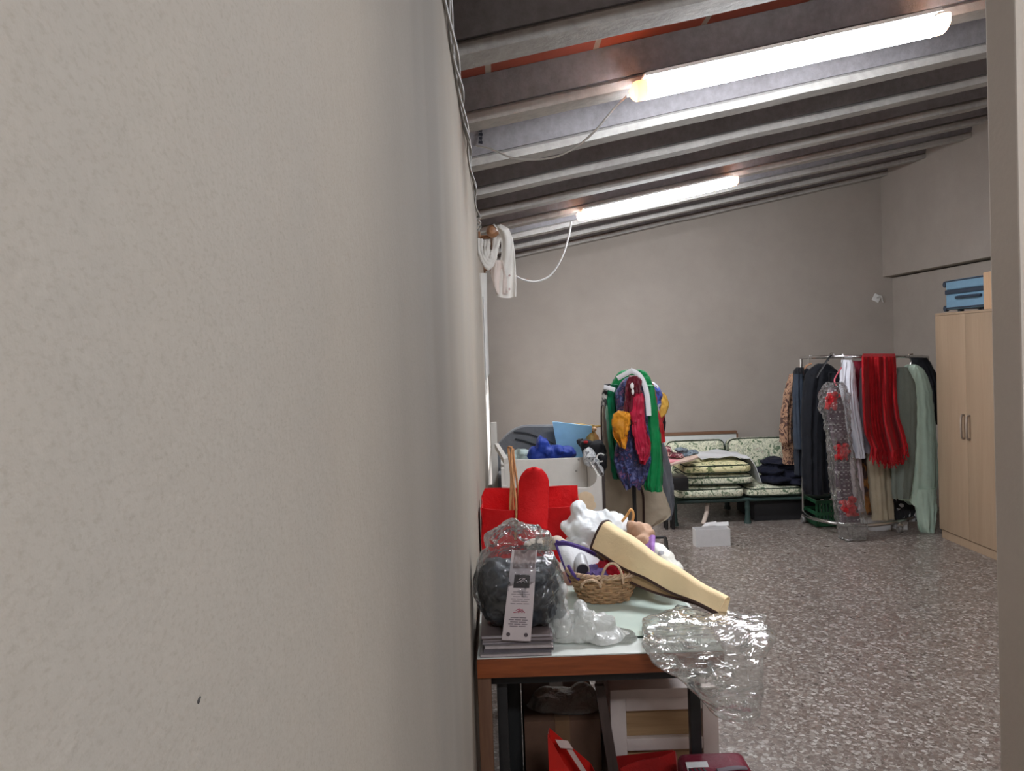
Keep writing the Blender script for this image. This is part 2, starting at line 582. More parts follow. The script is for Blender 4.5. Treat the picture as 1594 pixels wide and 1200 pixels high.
M_panel = m_brickpanel()
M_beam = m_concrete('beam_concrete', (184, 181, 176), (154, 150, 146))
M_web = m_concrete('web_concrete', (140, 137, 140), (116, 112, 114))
PZ = .170
def slab(bm, x0, x1, y0, y1, dz0, dz1):
    vs = [bm.verts.new(V((x, y, ceil(x) + dz))) for x in (x0, x1) for y in (y0, y1) for dz in (dz0, dz1)]
    for q in ((0, 1, 3, 2), (4, 6, 7, 5), (0, 4, 5, 1), (2, 3, 7, 6), (0, 2, 6, 4), (1, 5, 7, 3)):
        bm.faces.new([vs[i] for i in q])
bm = nb(); slab(bm, WX - .3, XR + .5, -2.7, YB + .2, PZ, PZ + .12)
struct('ceiling', bm, M_panel, 'sloping ceiling of bricks between concrete beams', 'ceiling')
BY = [2.34 + .70 * k for k in range(-7, 9)]
for i, y in enumerate(BY):
    bm = nb()
    # flange with chamfered upper edges and a tapering web
    sec = [(0, .0), (.125, .0), (.125, .035), (.10, .055), (.10, PZ), (.025, PZ), (.025, .055), (0, .035)]
    X = [WX - .02 + k * (XR + .1 - WX) / 30 for k in range(31)]
    rr = [[V((x, y + a + .004 * noise.noise(V((x * 2, y, a))), ceil(x) + b + .005 * noise.noise(V((x * 3, y, b * 5 + 2))))) for a, b in sec] for x in X]
    rings_loft(bm, rr)
    o = struct('ceiling_beam', bm, M_beam, 'pale concrete ceiling beam with a flat lip', 'beam')
    bm = nb()
    # the mortar and brick infill standing on the lip in front of the web
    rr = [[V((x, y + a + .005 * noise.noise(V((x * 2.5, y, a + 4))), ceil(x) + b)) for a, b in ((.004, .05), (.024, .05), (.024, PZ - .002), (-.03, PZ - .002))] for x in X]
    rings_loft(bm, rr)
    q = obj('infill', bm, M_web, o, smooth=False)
# black stencilled mark on the infill of the beam by the wall
bm = nb()
yb = BY[9]
for k in range(4):
    p = A(748, 203 + k * 6.2, yb - .035)
    obox(bm, p, (.020 if k % 2 else .016, .004, .013), Matrix.Rotation(.2, 3, 'Y'))
    obox(bm, p + V((.004, 0, .006)), (.006, .004, .006))
obj('stamped_mark', bm, plain('stamp_ink', (28, 30, 40), .8), bpy.data.objects['ceiling_beam.009'], smooth=False)

# window in the left wall
win = thing('window_1', (WX, (WY0 + WY1) / 2, WZ0), 'white window with daylight low in the far left wall', 'window')
win['kind'] = 'structure'
bm = nb()
fw = .07
for y0, y1, z0, z1 in ((WY0, WY0 + fw, WZ0, WZ1), (WY1 - fw, WY1, WZ0, WZ1), (WY0 + fw, WY1 - fw, WZ0, WZ0 + fw), (WY0 + fw, WY1 - fw, WZ1 - fw, WZ1), ((WY0 + WY1) / 2 - .03, (WY0 + WY1) / 2 + .03, WZ0 + fw, WZ1 - fw)):
    box(bm, WX - .06, WX + .004, y0, y1, z0, z1, .006)
obj('window_frame', bm, M_white_paint, win)
bm = nb(); box(bm, WX - .022, WX - .012, WY0 + .05, WY1 - .05, WZ0 + .05, WZ1 - .05)
obj('window_pane', bm, glow('daylight_pane', (255, 250, 246), 3.0), win, smooth=False)
bm = nb(); box(bm, WX - .03, WX + .035, WY0 - .03, WY1 + .03, WZ0 - .035, WZ0, .005)
obj('window_sill', bm, M_white_paint, win)
bm = nb()
sheet(bm, lambda u, v: V((WX + .008 + .008 * math.sin(u * 60), WY0 + .03 + u * (WY1 - WY0 - .06), 1.43 + v * .62)), 80, 6)
obj('blind', bm, fabric('blind_cloth', (190, 188, 184)), win)

# ------------------------------------------------------------------ fluorescent lamps
TUBE = 60
M_glow = glow('fluorescent_tube', (243, 248, 255), TUBE)
def m_cap():
    n = N('lamp_cap')
    b = n.pbr(lin((238, 196, 160)), .4)
    t = n.n('ShaderNodeBsdfTranslucent', {'Color': lin((246, 200, 160))}).outputs[0]
    return n.done(n.n('ShaderNodeMixShader', {0: .5, 1: b, 2: t}).outputs[0])
M_cap = m_cap()
def lamp(a, b, label):
    a = V(a); b = V(b)
    d = (b - a).normalized(); L = (b - a).length
    u = V((-d.z, 0, d.x)).normalized(); s = V((0, 1, 0))
    c = (a + b) / 2
    t = thing('hanging_fluorescent_lamp', c + u * .04, label, 'lamp', 'fluorescent lamps under the ceiling beams')
    rot = Matrix((d, s, u)).transposed()
    bm = nb()
    hs = [(-.080, .026), (-.076, .040), (-.05, .044), (.05, .044), (.076, .040), (.080, .026), (.076, .026), (.070, .034), (-.070, .034), (-.076, .026)]
    rings_loft(bm, [[c + d * x + s * q[0] + u * q[1] for q in hs] for x in (-L / 2 + .045, L / 2 - .045)])
    obj('housing', bm, M_white, t)
    bm = nb()
    sec = [(math.cos(a_) * .058, math.sin(a_) * .055) for a_ in [PI + k * PI / 12 for k in range(13)]]
    rings_loft(bm, [[c + d * x + s * q[0] + u * (q[1] + .018) for q in sec] for x in (-L / 2 + .05, L / 2 - .05)])
    obj('diffuser', bm, M_glow, t)
    for sg in (-1, 1):
        bm = nb()
        sec2 = [(q[0] * 1.06, q[1] * 1.06) for q in sec]
        e = sg * L / 2
        rings_loft(bm, [[c + d * x + s * q[0] * k + u * (q[1] * k + .022) for q in sec2] for x, k in ((e - sg * .05, 1.0), (e - sg * .012, 1.0), (e, .82))])
        obj('end_cap', bm, M_cap, t)
    return t
Y1, Y2 = 2.955, 5.765
def lampends(l, r, Y):
    a = A(l[0], l[1], Y); b = A(r[0], r[1], Y)
    return a, b
a1, b1 = lampends((984, 144), (1470, 37), Y1)
lamp(a1, b1, 'bright fluorescent lamp under the nearer beam, the larger of the two')
a2, b2 = lampends((899, 337), (1147, 281), Y2)
lamp(a2, b2, 'smaller looking fluorescent lamp further back, by the back wall')
lamp((.2, -.45, ceil(.2) - .06), (1.45, -.45, ceil(1.45) - .06), 'fluorescent lamp overhead behind the viewer')

# cables
bm = nb()
tube_px(bm, [(975, 150, Y1), (955, 170, Y1), (925, 205, Y1 + .03), (890, 233, Y1 + .1), (850, 247, Y1 + .2), (800, 246, Y1 + .3), (765, 232, Y1 + .4), (741, 227, Y1 + .5)], .0042, 7, 6)
tag(obj('hanging_lamp_cable', bm, M_cable), 'thin white cable sagging from the nearer lamp to the left wall', 'cable')
bm = nb()
tube_px(bm, [(889, 346, Y2 - .1), (884, 372, Y2 - .2), (874, 402, Y2 - .3), (857, 428, Y2 - .4), (836, 438, Y2 - .5), (816, 436, Y2 - .6), (800, 428, Y2 - .75), (782, 415, Y2 - .82)], .007, 8, 6)
tag(obj('hanging_lamp_cable', bm, M_cable), 'white cable hanging in a loop from the further lamp to the hung cloth', 'cable')
bm = nb()
M_wire = plain('old_wire', (150, 146, 140), .6, .1, bump=0)
def wall_edge(py, off=.0, dx=0):
    # along the meeting of wall and ceiling
    p = on_wall(697 + (745 - 697) * py / 340 + dx, py)
    return V((WX + .008 + off, p.y, p.z))
for k in range(3):
    pts = []
    for i in range(0, 46):
        t = i / 45
        y = .72 + t * 4.2
        ph = t * (24 + 5 * k) + k * 2.1
        sag = .02 * math.sin(t * 9 + k)
        pts.append(V((WX + .012 + .008 * math.cos(ph), y, ceil(WX) - .03 + .010 * math.sin(ph) + sag * .4)))
    tube(bm, pts, .0045, 6, 2)
tag(obj('wall_wires', bm, M_wire), 'twisted grey wires running along the top of the left wall', 'wire')
bm = nb()
for k in range(2):
    tube(bm, [A(745 + 3 * math.sin(i * 1.3 + k * 2.4), 334 + i * 3.2, 4.9 + .02 * math.cos(i * 1.3 + k)) for i in range(9)], .006, 6, 4)
tag(obj('wire_knot', bm, M_wire), 'knotted wire end hanging above the hung white cloth', 'wire')

# ------------------------------------------------------------------ curtain rod and hung cloth
CY = 5.0
M_rodw = wood('rod_wood', (128, 86, 56), (176, 124, 84), 'Y', 5, .45, 10)
fb = A(767, 361, CY)
rd = thing('curtain_rod', (fb.x, 6.3, fb.z - .05), 'wooden curtain rod with round end knob over the window', 'curtain rod')
bm = nb(); cyl(bm, V((fb.x, CY, fb.z)), V((fb.x, 7.6, fb.z)), .018, 14)
obj('pole', bm, M_rodw, rd)
for y in (CY - .03, 7.63):
    bm = nb(); lathe(bm, V((fb.x, y, fb.z)), [(.0, -.045), (.022, -.042), (.038, -.02), (.042, 0), (.036, .02), (.022, .034), (.018, .045), (.0, .046)], 18, 'Y')
    obj('finial', bm, M_rodw, rd)
for y in (CY + .22, 7.3):
    bm = nb(); cyl(bm, V((WX, y, fb.z)), V((fb.x, y, fb.z)), .013, 10); lathe(bm, V((WX, y, fb.z)), [(.045, 0), (.045, .012), (.02, .016)], 16, 'X')
    obj('bracket', bm, M_rodw, rd)
M_curt = fabric('curtain_white', (226, 222, 216), .8, .06)
cur = thing('hung_cloth', A(775, 460, CY), 'white cloth with buttonholes slung over the end of the wooden curtain rod', 'cloth')
bm = nb()
# the tail that hangs: from over the rod down to its straight hem
def tail(u, v):
    top = [(768, 349), (778, 349), (790, 357), (797, 372)]
    rows = [(349, 768, 779), (356, 774, 792), (370, 780, 798), (395, 781, 801), (430, 775, 803), (461, 773, 803)]
    f = v * (len(rows) - 1); i = min(int(f), len(rows) - 2); t = f - i
    py = rows[i][0] * (1 - t) + rows[i + 1][0] * t
    l = rows[i][1] * (1 - t) + rows[i + 1][1] * t
    r = rows[i][2] * (1 - t) + rows[i + 1][2] * t
    return A(l + (r - l) * u, py + 3 * math.sin(u * 3), CY - .06 + .02 * math.sin(u * 7 + v * 3) - .03 * math.sin(PI * min(1, v * 3)))
sheet(bm, tail, 26, 40, .008)
obj('hanging_panel', bm, M_curt, cur)
bm = nb()
for k in range(4):
    w = 8 - 2 * k
    pts = [(745 + k * 5, 372 + k, CY - .02), (746 + k * 4.5, 390, CY - .06 - .01 * k), (752 + k * 3.4, 407 - k * 2, CY - .1), (760 + k * 1.6, 416 - k * 5, CY - .11), (768 - k * .8, 408 - k * 4, CY - .1), (773 - k * 1.5, 390, CY - .07), (776 - k * 2, 372 + k, CY - .02), (779 - 3 * k, 358, CY)]
    tube_px(bm, pts, lambda t, k=k: .0105 + .0045 * math.sin(PI * t) + .0015 * math.sin(t * 17 + k * 2), 10, 6)
crumple(bm, .004, 22, .003, 40, 3)
obj('swag', bm, M_curt, cur)
bm = nb()
def inner(u, v):
    rows = [(405, 763, 782), (430, 765, 788), (458, 774, 790)]
    f = v * 2; i = min(int(f), 1); t = f - i
    py = rows[i][0] * (1 - t) + rows[i + 1][0] * t
    l = rows[i][1] * (1 - t) + rows[i + 1][1] * t; r = rows[i][2] * (1 - t) + rows[i + 1][2] * t
    return A(l + (r - l) * u, py, CY - .075 + .015 * math.sin(u * 9 + v * 5))
sheet(bm, inner, 16, 14, .006)
obj('inner_fold', bm, fabric('curtain_lining', (214, 200, 192), .85, .06), cur, )
for py in (429, 450):
    bm = nb(); p = A(793, py, CY - .105); lathe(bm, p, [(.0, 0), (.007, 0), (.007, -.004), (.0, -.005)], 12, 'Y')
    obj('button', bm, plain('button_pink', (180, 150, 145), .4), cur)
bm = nb()
def strip(u, v):
    py = 425 + v * 190
    return A(745 + u * (12 - 3 * v) + v * 4, py, CY + .15 + u * 1.6)+ V((.004 * math.sin(u * 20), 0, 0))
sheet(bm, strip, 24, 20, .004)
tag(obj('net_curtain', bm, fabric('net', (196, 194, 188), .9, .1)), 'narrow strip of pale curtain hanging along the window wall', 'curtain')

# ------------------------------------------------------------------ the near table
TZ = .76
TF = 2.18
e0 = on_z(742, 1025, TZ)
TF = e0.y
TX0, TX1 = WX + .012, .625
TB = TF + 1.35
table = thing('work_table', ((TX0 + TX1) / 2, (TF + TB) / 2, 0), 'long table with brown wooden edge, pale top and black metal legs along the left wall', 'table')
M_edge = wood('table_wood', (104, 50, 24), (146, 78, 42), 'X', 5, .38, 10)
bm = nb(); box(bm, TX0, TX1, TF, TB, TZ - .06, TZ - .004, .004); obj('wood_top', bm, M_edge, table)
bm = nb(); box(bm, TX0 + .002, TX1 - .002, TF + .002, TB - .002, TZ - .004, TZ, .001)
obj('white_laminate', bm, plain('laminate', (214, 218, 212), .3, .03, bump=0), table)
bm = nb()
for x0, x1, y0, y1 in ((TX0 + .02, TX1 - .03, TF + .05, TF + .09), (TX0 + .02, TX1 - .03, TB - .09, TB - .05), (TX0 + .02, TX0 + .05, TF + .09, TB - .09), (TX1 - .06, TX1 - .03, TF + .09, TB - .09)):
    box(bm, x0, x1, y0, y1, TZ - .1, TZ - .0605, .003)
obj('metal_frame', bm, M_black, table)
bm = nb(); box(bm, TX0, TX0 + .040, TF + .008, TF + .046, 0, TZ - .0605, .003); obj('wood_post', bm, wood('post_wood', (92, 62, 46), (118, 84, 62), 'Z', 4), table)
for x, y in ((TX0 + .07, TF + .10), (TX1 - .075, TF + .07), (TX0 + .05, TB - .07), (TX1 - .075, TB - .07)):
    bm = nb(); box(bm, x - .016, x + .016, y - .016, y + .016, 0, TZ - .1, .003); obj('leg', bm, M_black, table)
GZ = TZ + .006
n = N('green_glass')
gm = n.done(n.pbr(lin((196, 210, 200)), .12, None, **{'Coat Weight': .4}))
bm = nb(); box(bm, TX0 + .01, TX1 - .015, TF + .115, TB - .03, TZ + .0003, GZ, .001)
gs = tag(obj('glass_sheet', bm, gm), 'pale green sheet of glass lying on the white table top', 'glass sheet')
bm = nb(); box(bm, TX0 + .01, TX1 - .015, TF + .1125, TF + .1148, TZ + .0003, GZ - .0005)
obj('cut_edge', bm, plain('glass_edge', (40, 58, 52), .3, bump=0), gs)

# magazines
cov = [(128, 122, 124), (96, 90, 96), (150, 140, 138), (112, 104, 110), (136, 126, 128), (104, 92, 90)]
mz = TZ + .0005
mx0 = TX0 + .008
for k in range(6):
    t_ = .0105
    w = .208 - .004 * (k % 3)
    cc = V((mx0 + .112 + .003 * ((k * 37) % 5 - 2), TF + .15 + .004 * ((k * 53) % 5 - 2), mz + t_ / 2))
    rot = Matrix.Rotation(math.radians([0, 1.2, -1, 1.5, -.8, .6][k]), 3, 'Z')
    where = ['lowest of the stack under the wrapped bundle', 'second from the bottom of the stack', 'third from the bottom of the stack', 'fourth from the bottom of the stack', 'second from the top of the stack', 'topmost of the stack, right under the wrapped bundle'][k]
    mg = thing('magazine', cc - V((0, 0, t_ / 2)), 'grey magazine on the table, ' + where, 'magazine', 'stack of magazines on the table')
    bm = nb(); obox(bm, cc, (w - .003, .277, t_ - .003), rot)
    obj('pages', bm, plain('pages%d' % (k % 2), [(176, 166, 166), (150, 142, 144)][k % 2], .8, .1, 90), mg, smooth=False)
    bm = nb()
    for s in (-1, 1):
        obox(bm, cc + V((0, 0, s * (t_ / 2 - .0008))), (w, .281, .0014), rot)
    obox(bm, cc + rot @ V((0, -.1405, 0)), (w, .0014, t_), rot) if k in (1, 4) else None
    obj('cover', bm, plain('cover%d' % k, cov[k], .35, .15, 12, bump=0), mg, smooth=False)
    mz += t_ + .0004

# bundle wrapped in clear plastic with a hang tag
BYc = TF + .112
bc = A(808, 925, BYc)
bz0 = mz + .002
bun = thing('wrapped_bundle', (bc.x, BYc, bz0), 'dark bundle wrapped in shiny clear plastic with a long printed tag, standing on magazines', 'wrapped bundle')
def ppx(px, py): return A(px, py, BYc)
bl = ppx(747, 990).x; brt = ppx(872, 990).x
hw = (brt - bl) / 2 - .004; cx = (bl + brt) / 2
top = ppx(800, 868).z
bm = nb()
def rbox(c_, sx, sy, sz, p=.6):
    vs = ball(bm, (0, 0, 0), 1.0, 5)
    for v in vs:
        q = v.co
        v.co = V(c_) + V((sx * math.copysign(abs(q.x) ** p, q.x), sy * math.copysign(abs(q.y) ** p, q.y), sz * math.copysign(abs(q.z) ** p, q.z)))
rbox((cx, BYc, (bz0 + top) / 2 - .004), hw - .004, .088, (top - bz0) / 2 - .004, .5)
rbox((cx - .4 * hw, BYc - .03, bz0 + .6 * (top - bz0)), hw * .5, .07, (top - bz0) * .3, .7)
bm = remesh(bm, .007, 2)
crumple(bm, .014, 9, .010, 20, 5)
for v in bm.verts: v.co.z = max(v.co.z, bz0 + .004); v.co.x = max(v.co.x, WX + .012)
obj('dark_contents', bm, pattern('bundle_cloth', [(0, (16, 18, 24)), (.44, (24, 27, 36)), (.54, (62, 68, 74)), (.60, (26, 30, 42)), (.66, (18, 21, 36)), (.75, (14, 14, 18))], 8, 'noise', .45, 1.2, 2, 'LINEAR'), bun)
M_wrap = clear_plastic('wrap_plastic', .04, (240, 242, 244), 15, .9, .08, .85, .025, 1.7, .3)
bm = nb()
def rbox(c_, sx, sy, sz, p=.6):
    vs = ball(bm, (0, 0, 0), 1.0, 5)
    for v in vs:
        q = v.co
        v.co = V(c_) + V((sx * math.copysign(abs(q.x) ** p, q.x), sy * math.copysign(abs(q.y) ** p, q.y), sz * math.copysign(abs(q.z) ** p, q.z)))
rbox((cx, BYc, (bz0 + top) / 2 + .016), hw + .010, .100, (top - bz0) / 2 + .018)
pk = ppx(806, 842)
rbox((pk.x, BYc, pk.z), .098, .085, .046, .8)
pk = ppx(868, 935)
rbox((pk.x, BYc, pk.z), .022, .06, .10, .8)
bm = remesh(bm, .005, 3)
crease(bm, .016, 16, 2, (1, .6, 1))
crease(bm, .006, 40, 3)
for v in bm.verts: v.co.z = max(v.co.z, bz0); v.co.x = max(v.co.x, WX + .006)
obj('clear_wrapper', bm, M_wrap, bun)
# tag
TY = BYc - .112
tl, tr, bl_, br_ = A(797, 856, TY + .035), A(836, 856, TY + .035), A(781, 996, TY), A(826, 998, TY)
def tagp(u, v, off=0.0):
    a = tl.lerp(tr, u); b = bl_.lerp(br_, u)
    p = a.lerp(b, v)
    return p + V((0, -off - .010 * math.sin(PI * v), 0))
def tagsheet(u0, u1, v0, v1, off, th=.0006, nu=6, nv=24):
    bm = nb(); sheet(bm, lambda u, v: tagp(u0 + (u1 - u0) * u, v0 + (v1 - v0) * v, off), nu, nv, th); return bm
tg = obj('paper_tag', tagsheet(0, 1, 0, 1, 0, .001), plain('tag_card', (196, 184, 184), .45, .03, bump=0), bun)
obj('tag_photo', tagsheet(.1, .95, -.0, .20, .0012), pattern('photo_print', [(0, (90, 70, 70)), (.45, (128, 108, 106)), (.6, (160, 146, 144)), (1, (110, 88, 86))], 40, 'noise', .4, .5, 2, 'LINEAR'), tg)
obj('logo_square', tagsheet(.20, .80, .265, .41, .0012), plain('logo_black', (44, 36, 38), .4, .05, bump=0), tg)
def strokes(lines, w, off):
    bm = nb()
    for ln in lines:
        tube(bm, [tagp(u, v, off) for u, v in ln], w, 5, 3)
    return bm
mark = [[(-.32, .5), (-.1, .42), (.05, .2), (.2, .1)], [(-.2, .25), (.0, .08), (.22, .3), (.34, .5)], [(-.05, .52), (.08, .35), (.2, .52)]]
def place(ls, cu, cv, su, sv): return [[(cu + a * su, cv + b * sv) for a, b in l] for l in ls]
obj('white_logo', strokes(place(mark, .5, .29, .62, .11), .0011, .0024), plain('logo_white', (206, 196, 196), .5, bump=0), tg)
obj('red_logo', strokes(place(mark, .5, .635, .62, .09), .0012, .0018), plain('logo_red', (168, 66, 88), .5, bump=0), tg)
for n_l, v0_, dv, th_ in ((6, .45, .026, .007), (5, .735, .024, .009)):
    bm = nb()
    for i in range(n_l):
        v_ = v0_ + i * dv
        for a, b in (((.16, .34), (.37, .6), (.63, .84)) if i % 2 else ((.22, .5), (.53, .78))):
            sheet(bm, lambda u, v, a=a, b=b, v_=v_: tagp(a + (b - a) * u, v_ + th_ * v, .0012), 3, 1, .0004)
    obj('text_block', bm, plain('print_ink', (126, 114, 118), .6, bump=0), tg, smooth=False)
for cu in (.2, .82):
    bm = nb(); p = tagp(cu, .93, .0014); lathe(bm, p, [(0, 0), (.0058, 0), (.0058, -.0006), (0, -.0006)], 16, 'Y')
    obj('round_symbol', bm, plain('symbol_ink', (86, 76, 80), .5, bump=0), tg)

# ---- red non-woven bag behind
M_red = fabric('red_bag_cloth', (196, 8, 14), .6, .10)
RY = TF + 1.06
def rA(px, py, dy=0): return A(px, py, RY + dy)
rb = thing('red_tote_bag', on_z(828, 866, GZ), 'open red tote bag with tan handles and round flap, on the table by the wall', 'bag')
x0 = max(rA(752, 840).x, WX + .012); x1 = rA(888, 840).x
bm = nb()
def bagwall(u, v):
    # around the rectangular mouth, v up the wall; the corners splay outwards at the top
    per = [(x0, -.11), (x1, -.11), (x1 + .0, .13), (x0, .13), (x0, -.11)]
    f = u * 4; i = min(int(f), 3); t = f - i
    x = per[i][0] * (1 - t) + per[i + 1][0] * t
    y = per[i][1] * (1 - t) + per[i + 1][1] * t
    ht = .235 + (.035 if i == 2 else 0) - (.015 * math.sin(PI * t) if i == 0 else 0)
    if i == 1: ht -= .03 * math.sin(PI * t)
    k = (x - x0) / (x1 - x0)
    return V((x + v * v * .05 * max(0, k - .55) / .45 + .004 * math.sin(v * 9 + u * 20), RY + y + .012 * math.sin(u * 33 + v * 3) * v, GZ + .002 + v * ht))
sheet(bm, bagwall, 96, 16, .003)
box(bm, x0, x1, RY - .11, RY + .13, GZ + .001, GZ + .004)
obj('bag_body', bm, M_red, rb)
bm = nb()
def flap(u, v):
    # tall rounded tongue standing up at the front
    cxp, hwp, topy, boty = 829.5, 22.5, 728, 872
    py = boty + (topy - boty) * v
    k = 1.0
    if py < topy + 26: k = math.sqrt(max(0, 1 - ((topy + 26 - py) / 26.0) ** 2))
    return A(cxp + (py - 800) * -.03 + hwp * max(.02, k) * (2 * u - 1), py, RY - .125 - .012 * math.sin(PI * u) - .008 * math.sin(v * 6))
sheet(bm, flap, 22, 40, .012)
for v in bm.verts: v.co.z = max(v.co.z, GZ + .002)
obj('round_flap', bm, M_red, rb)
bm = nb()
def rim(px): return px
tube(bm, [flap(1 if 0 else u, v) for u, v in [(0, .45 + .0183 * i) for i in range(31)] + [(i / 12, 1) for i in range(1, 12)] + [(1, 1 - .0183 * i) for i in range(31)]], .0035, 6, 1)
obj('flap_piping', bm, fabric('red_piping', (170, 16, 24), .6), rb)
M_tan = plain('tan_cord', (186, 136, 92), .5, .18, 40)
for k, (dx, dy, tp) in enumerate(((0, -.13, 696), (4, .0, 700))):
    bm = nb()
    pts = [A(797 + dx + (py - 700) * .05 + 2.0 * math.sin(py * .05 + k), py, RY + dy) for py in range(tp, 850, 12)]
    tube(bm, pts, lambda t: .0085 - .003 * abs(.5 - t), 8, 3, flat=.6)
    pts2 = [A(793 + dx + (py - 700) * .03 + 1.5 * math.sin(py * .06 + k + 1), py, RY + dy + .02) for py in range(tp, 850, 12)]
    tube(bm, [pts[0]] + pts2, .006, 8, 3, flat=.6)
    for v in bm.verts: v.co.z = max(v.co.z, GZ + .01)
    obj('tan_handle', bm, M_tan, rb)

# ---- white crumpled bag
M_wbag = plain('white_bag_plastic', (226, 230, 232), .32, .03, 10, .15, 30)
WYc = TF + .72
def wA(px, py, dy=0): return A(px, py, WYc + dy)
items = [(wA(915, 815), (.075, .10, .06)), (wA(945, 822), (.085, .1, .06)), (wA(968, 840), (.05, .09, .06)), (wA(925, 845), (.11, .09, .06)), (wA(890, 822), (.05, .05, .03)), (wA(960, 862), (.07, .07, .05)), (wA(905, 800), (.04, .05, .05)), (wA(935, 868), (.13, .09, .035))]
bm = heap_bm(items, .0055, .008, 9, .0, 17, 4, 3)
crumple(bm, .022, 8, 0, 1, 3)
crease(bm, .020, 12, 5)
crease(bm, .006, 36, 6)
for v in bm.verts: v.co.z = max(v.co.z, GZ + .0015)
tag(obj('white_plastic_bag', bm, M_wbag), 'crumpled white plastic bag heaped on the table behind the wicker basket', 'plastic bag')
# beige lid of something by the red bag
bm = nb()
cbox = A(850, 838, TF + .62)
ball(bm, V((cbox.x, cbox.y, cbox.z - .02)), 1, 3, (.085, .06, .022)); ball(bm, A(868, 842, TF + .56), 1, 3, (.025, .03, .02))
ball(bm, V((cbox.x, cbox.y, GZ + .06)), 1, 3, (.05, .05, .058))
bm = remesh(bm, .008, 2); crumple(bm, .004, 20, 0, 1, 2)
for v in bm.verts: v.co.z = max(v.co.z, GZ + .001)
tag(obj('cloth_hat', bm, fabric('beige_felt', (198, 184, 168))), 'beige cloth hat behind the plastic wrapped bundle', 'cap')

# ---- white and purple sleeve left of basket
PYc = TF + .50
M_purple = fabric('purple_trim', (74, 54, 116), .7)
pur = thing('white_pouch', on_z(905, 905, GZ), 'white pouch edged with purple piping leaning between the bundle and the basket', 'pouch')
bm = nb()
def pouch(u, v):
    topl = [(864, 844), (880, 846), (900, 852), (930, 864)]
    botl = [(888, 905), (898, 903), (912, 906), (930, 908)]
    f = u * 3; i = min(int(f), 2); t = f - i
    a = (topl[i][0] * (1 - t) + topl[i + 1][0] * t, topl[i][1] * (1 - t) + topl[i + 1][1] * t)
    b = (botl[i][0] * (1 - t) + botl[i + 1][0] * t, botl[i][1] * (1 - t) + botl[i + 1][1] * t)
    return A(a[0] + (b[0] - a[0]) * v, a[1] + (b[1] - a[1]) * v, PYc + .05 - .07 * v - .025 * math.sin(PI * v) * math.sin(PI * u))
sheet(bm, pouch, 30, 20, .02)
for v in bm.verts: v.co.z = max(v.co.z, GZ + .002)
obj('pouch_body', bm, fabric('pouch_white', (216, 216, 218), .7, .05), pur)
bm = nb(); tube(bm, [pouch(i / 20, .02) + V((0, -.008, .003)) for i in range(21)], .0100, 8, 2, flat=1.2); obj('purple_piping', bm, M_purple, pur)
bm = nb(); tube(bm, [pouch(0, i / 14) + V((0, -.012, .0)) for i in range(15)], .0045, 8, 2)
tube(bm, [A(884, 880, PYc - .09), A(892, 893, PYc - .09), A(902, 902, PYc - .09)], .006, 8, 3)
obj('purple_strap', bm, M_purple, pur)
# cardboard tube with dark mouth
tc = A(907, 888, PYc - .075)
ct = thing('cardboard_tube', V((tc.x, tc.y + .05, GZ)), 'short grey tube with a dark open mouth beside the basket', 'tube')
bm = nb()
prof = [(.0235, 0), (.025, .0), (.025, .12), (.0215, .12), (.0215, .004), (.0215, .0)]
rg = []
for r_, y_ in [(.0215, .004), (.0215, 0), (.025, 0), (.025, .12), (0.001, .12)]:
    rg.append([tc + V((r_ * math.cos(2 * PI * k / 24), y_, r_ * math.sin(2 * PI * k / 24) * .98 + y_ * .15)) for k in range(24)])
rings_loft(bm, rg, caps=False)
obj('tube_wall', bm, plain('tube_grey', (170, 170, 172), .4), ct)
bm = nb(); lathe(bm, tc + V((0, .006, 0)), [(0, 0), (.0213, 0), (.0213, .004), (0, .004)], 24, 'Y')
obj('dark_core', bm, plain('core_navy', (30, 28, 44), .6), ct)

# ---- wicker basket
bb = on_z(941, 944, GZ)
BR = .095
M_wick = plain('wicker', (168, 132, 96), .6, .35, 45, .3, 120)
M_wick2 = plain('wicker_light', (190, 160, 132), .6, .25, 45, .3, 120)
bcx, bcy = bb.x + .012, bb.y + .085
bask = thing('wicker_basket', (bcx, bcy, GZ), 'round wicker basket with loop handles on the table', 'basket')
H = .098
def brad(t): return .074 + .040 * t ** .8
bm = nb()
rows = 9
for r_ in range(rows):
    t = (r_ + .5) / rows
    for strand in range(2):
        pts = []
        for k in range(97):
            a = 2 * PI * k / 96
            w = .0052 * math.sin(a * 11 + PI * (r_ % 2) + PI * strand)
            rr_ = brad(t) + w
            pts.append(V((bcx + rr_ * 1.08 * math.cos(a), bcy + rr_ * .9 * math.sin(a), GZ + .004 + t * H + .0028 * math.sin(a * 3 + r_) + (.0022 if strand else -.0022))))
        tube(bm, pts, .0042, 5, 0, caps=False)
obj('woven_side', bm, M_wick, bask)
bm = nb()
for k in range(22):
    a = 2 * PI * (k + .5) / 22
    tube(bm, [V((bcx + brad(t) * 1.08 * math.cos(a), bcy + brad(t) * .9 * math.sin(a), GZ + .002 + t * (H + .006))) for t in (0, .25, .5, .75, 1)], .0032, 5, 2)
obj('stakes', bm, M_wick, bask)
bm = nb(); lathe(bm, V((bcx, bcy, GZ)), [(0, .002), (.07, .002), (.07, .008), (0, .008)], 24)
obj('base', bm, M_wick, bask)
bm = nb()
for q in range(3):
    pts = []
    for k in range(97):
        a = 2 * PI * k / 96
        rr_ = .117 + .005 * math.cos(a * 14 + q * 2.1)
        pts.append(V((bcx + rr_ * 1.08 * math.cos(a), bcy + rr_ * .9 * math.sin(a), GZ + H + .006 + .005 * math.sin(a * 14 + q * 2.1))))
    tube(bm, pts, .0045, 5, 0, caps=False)
obj('braided_rim', bm, M_wick2, bask)
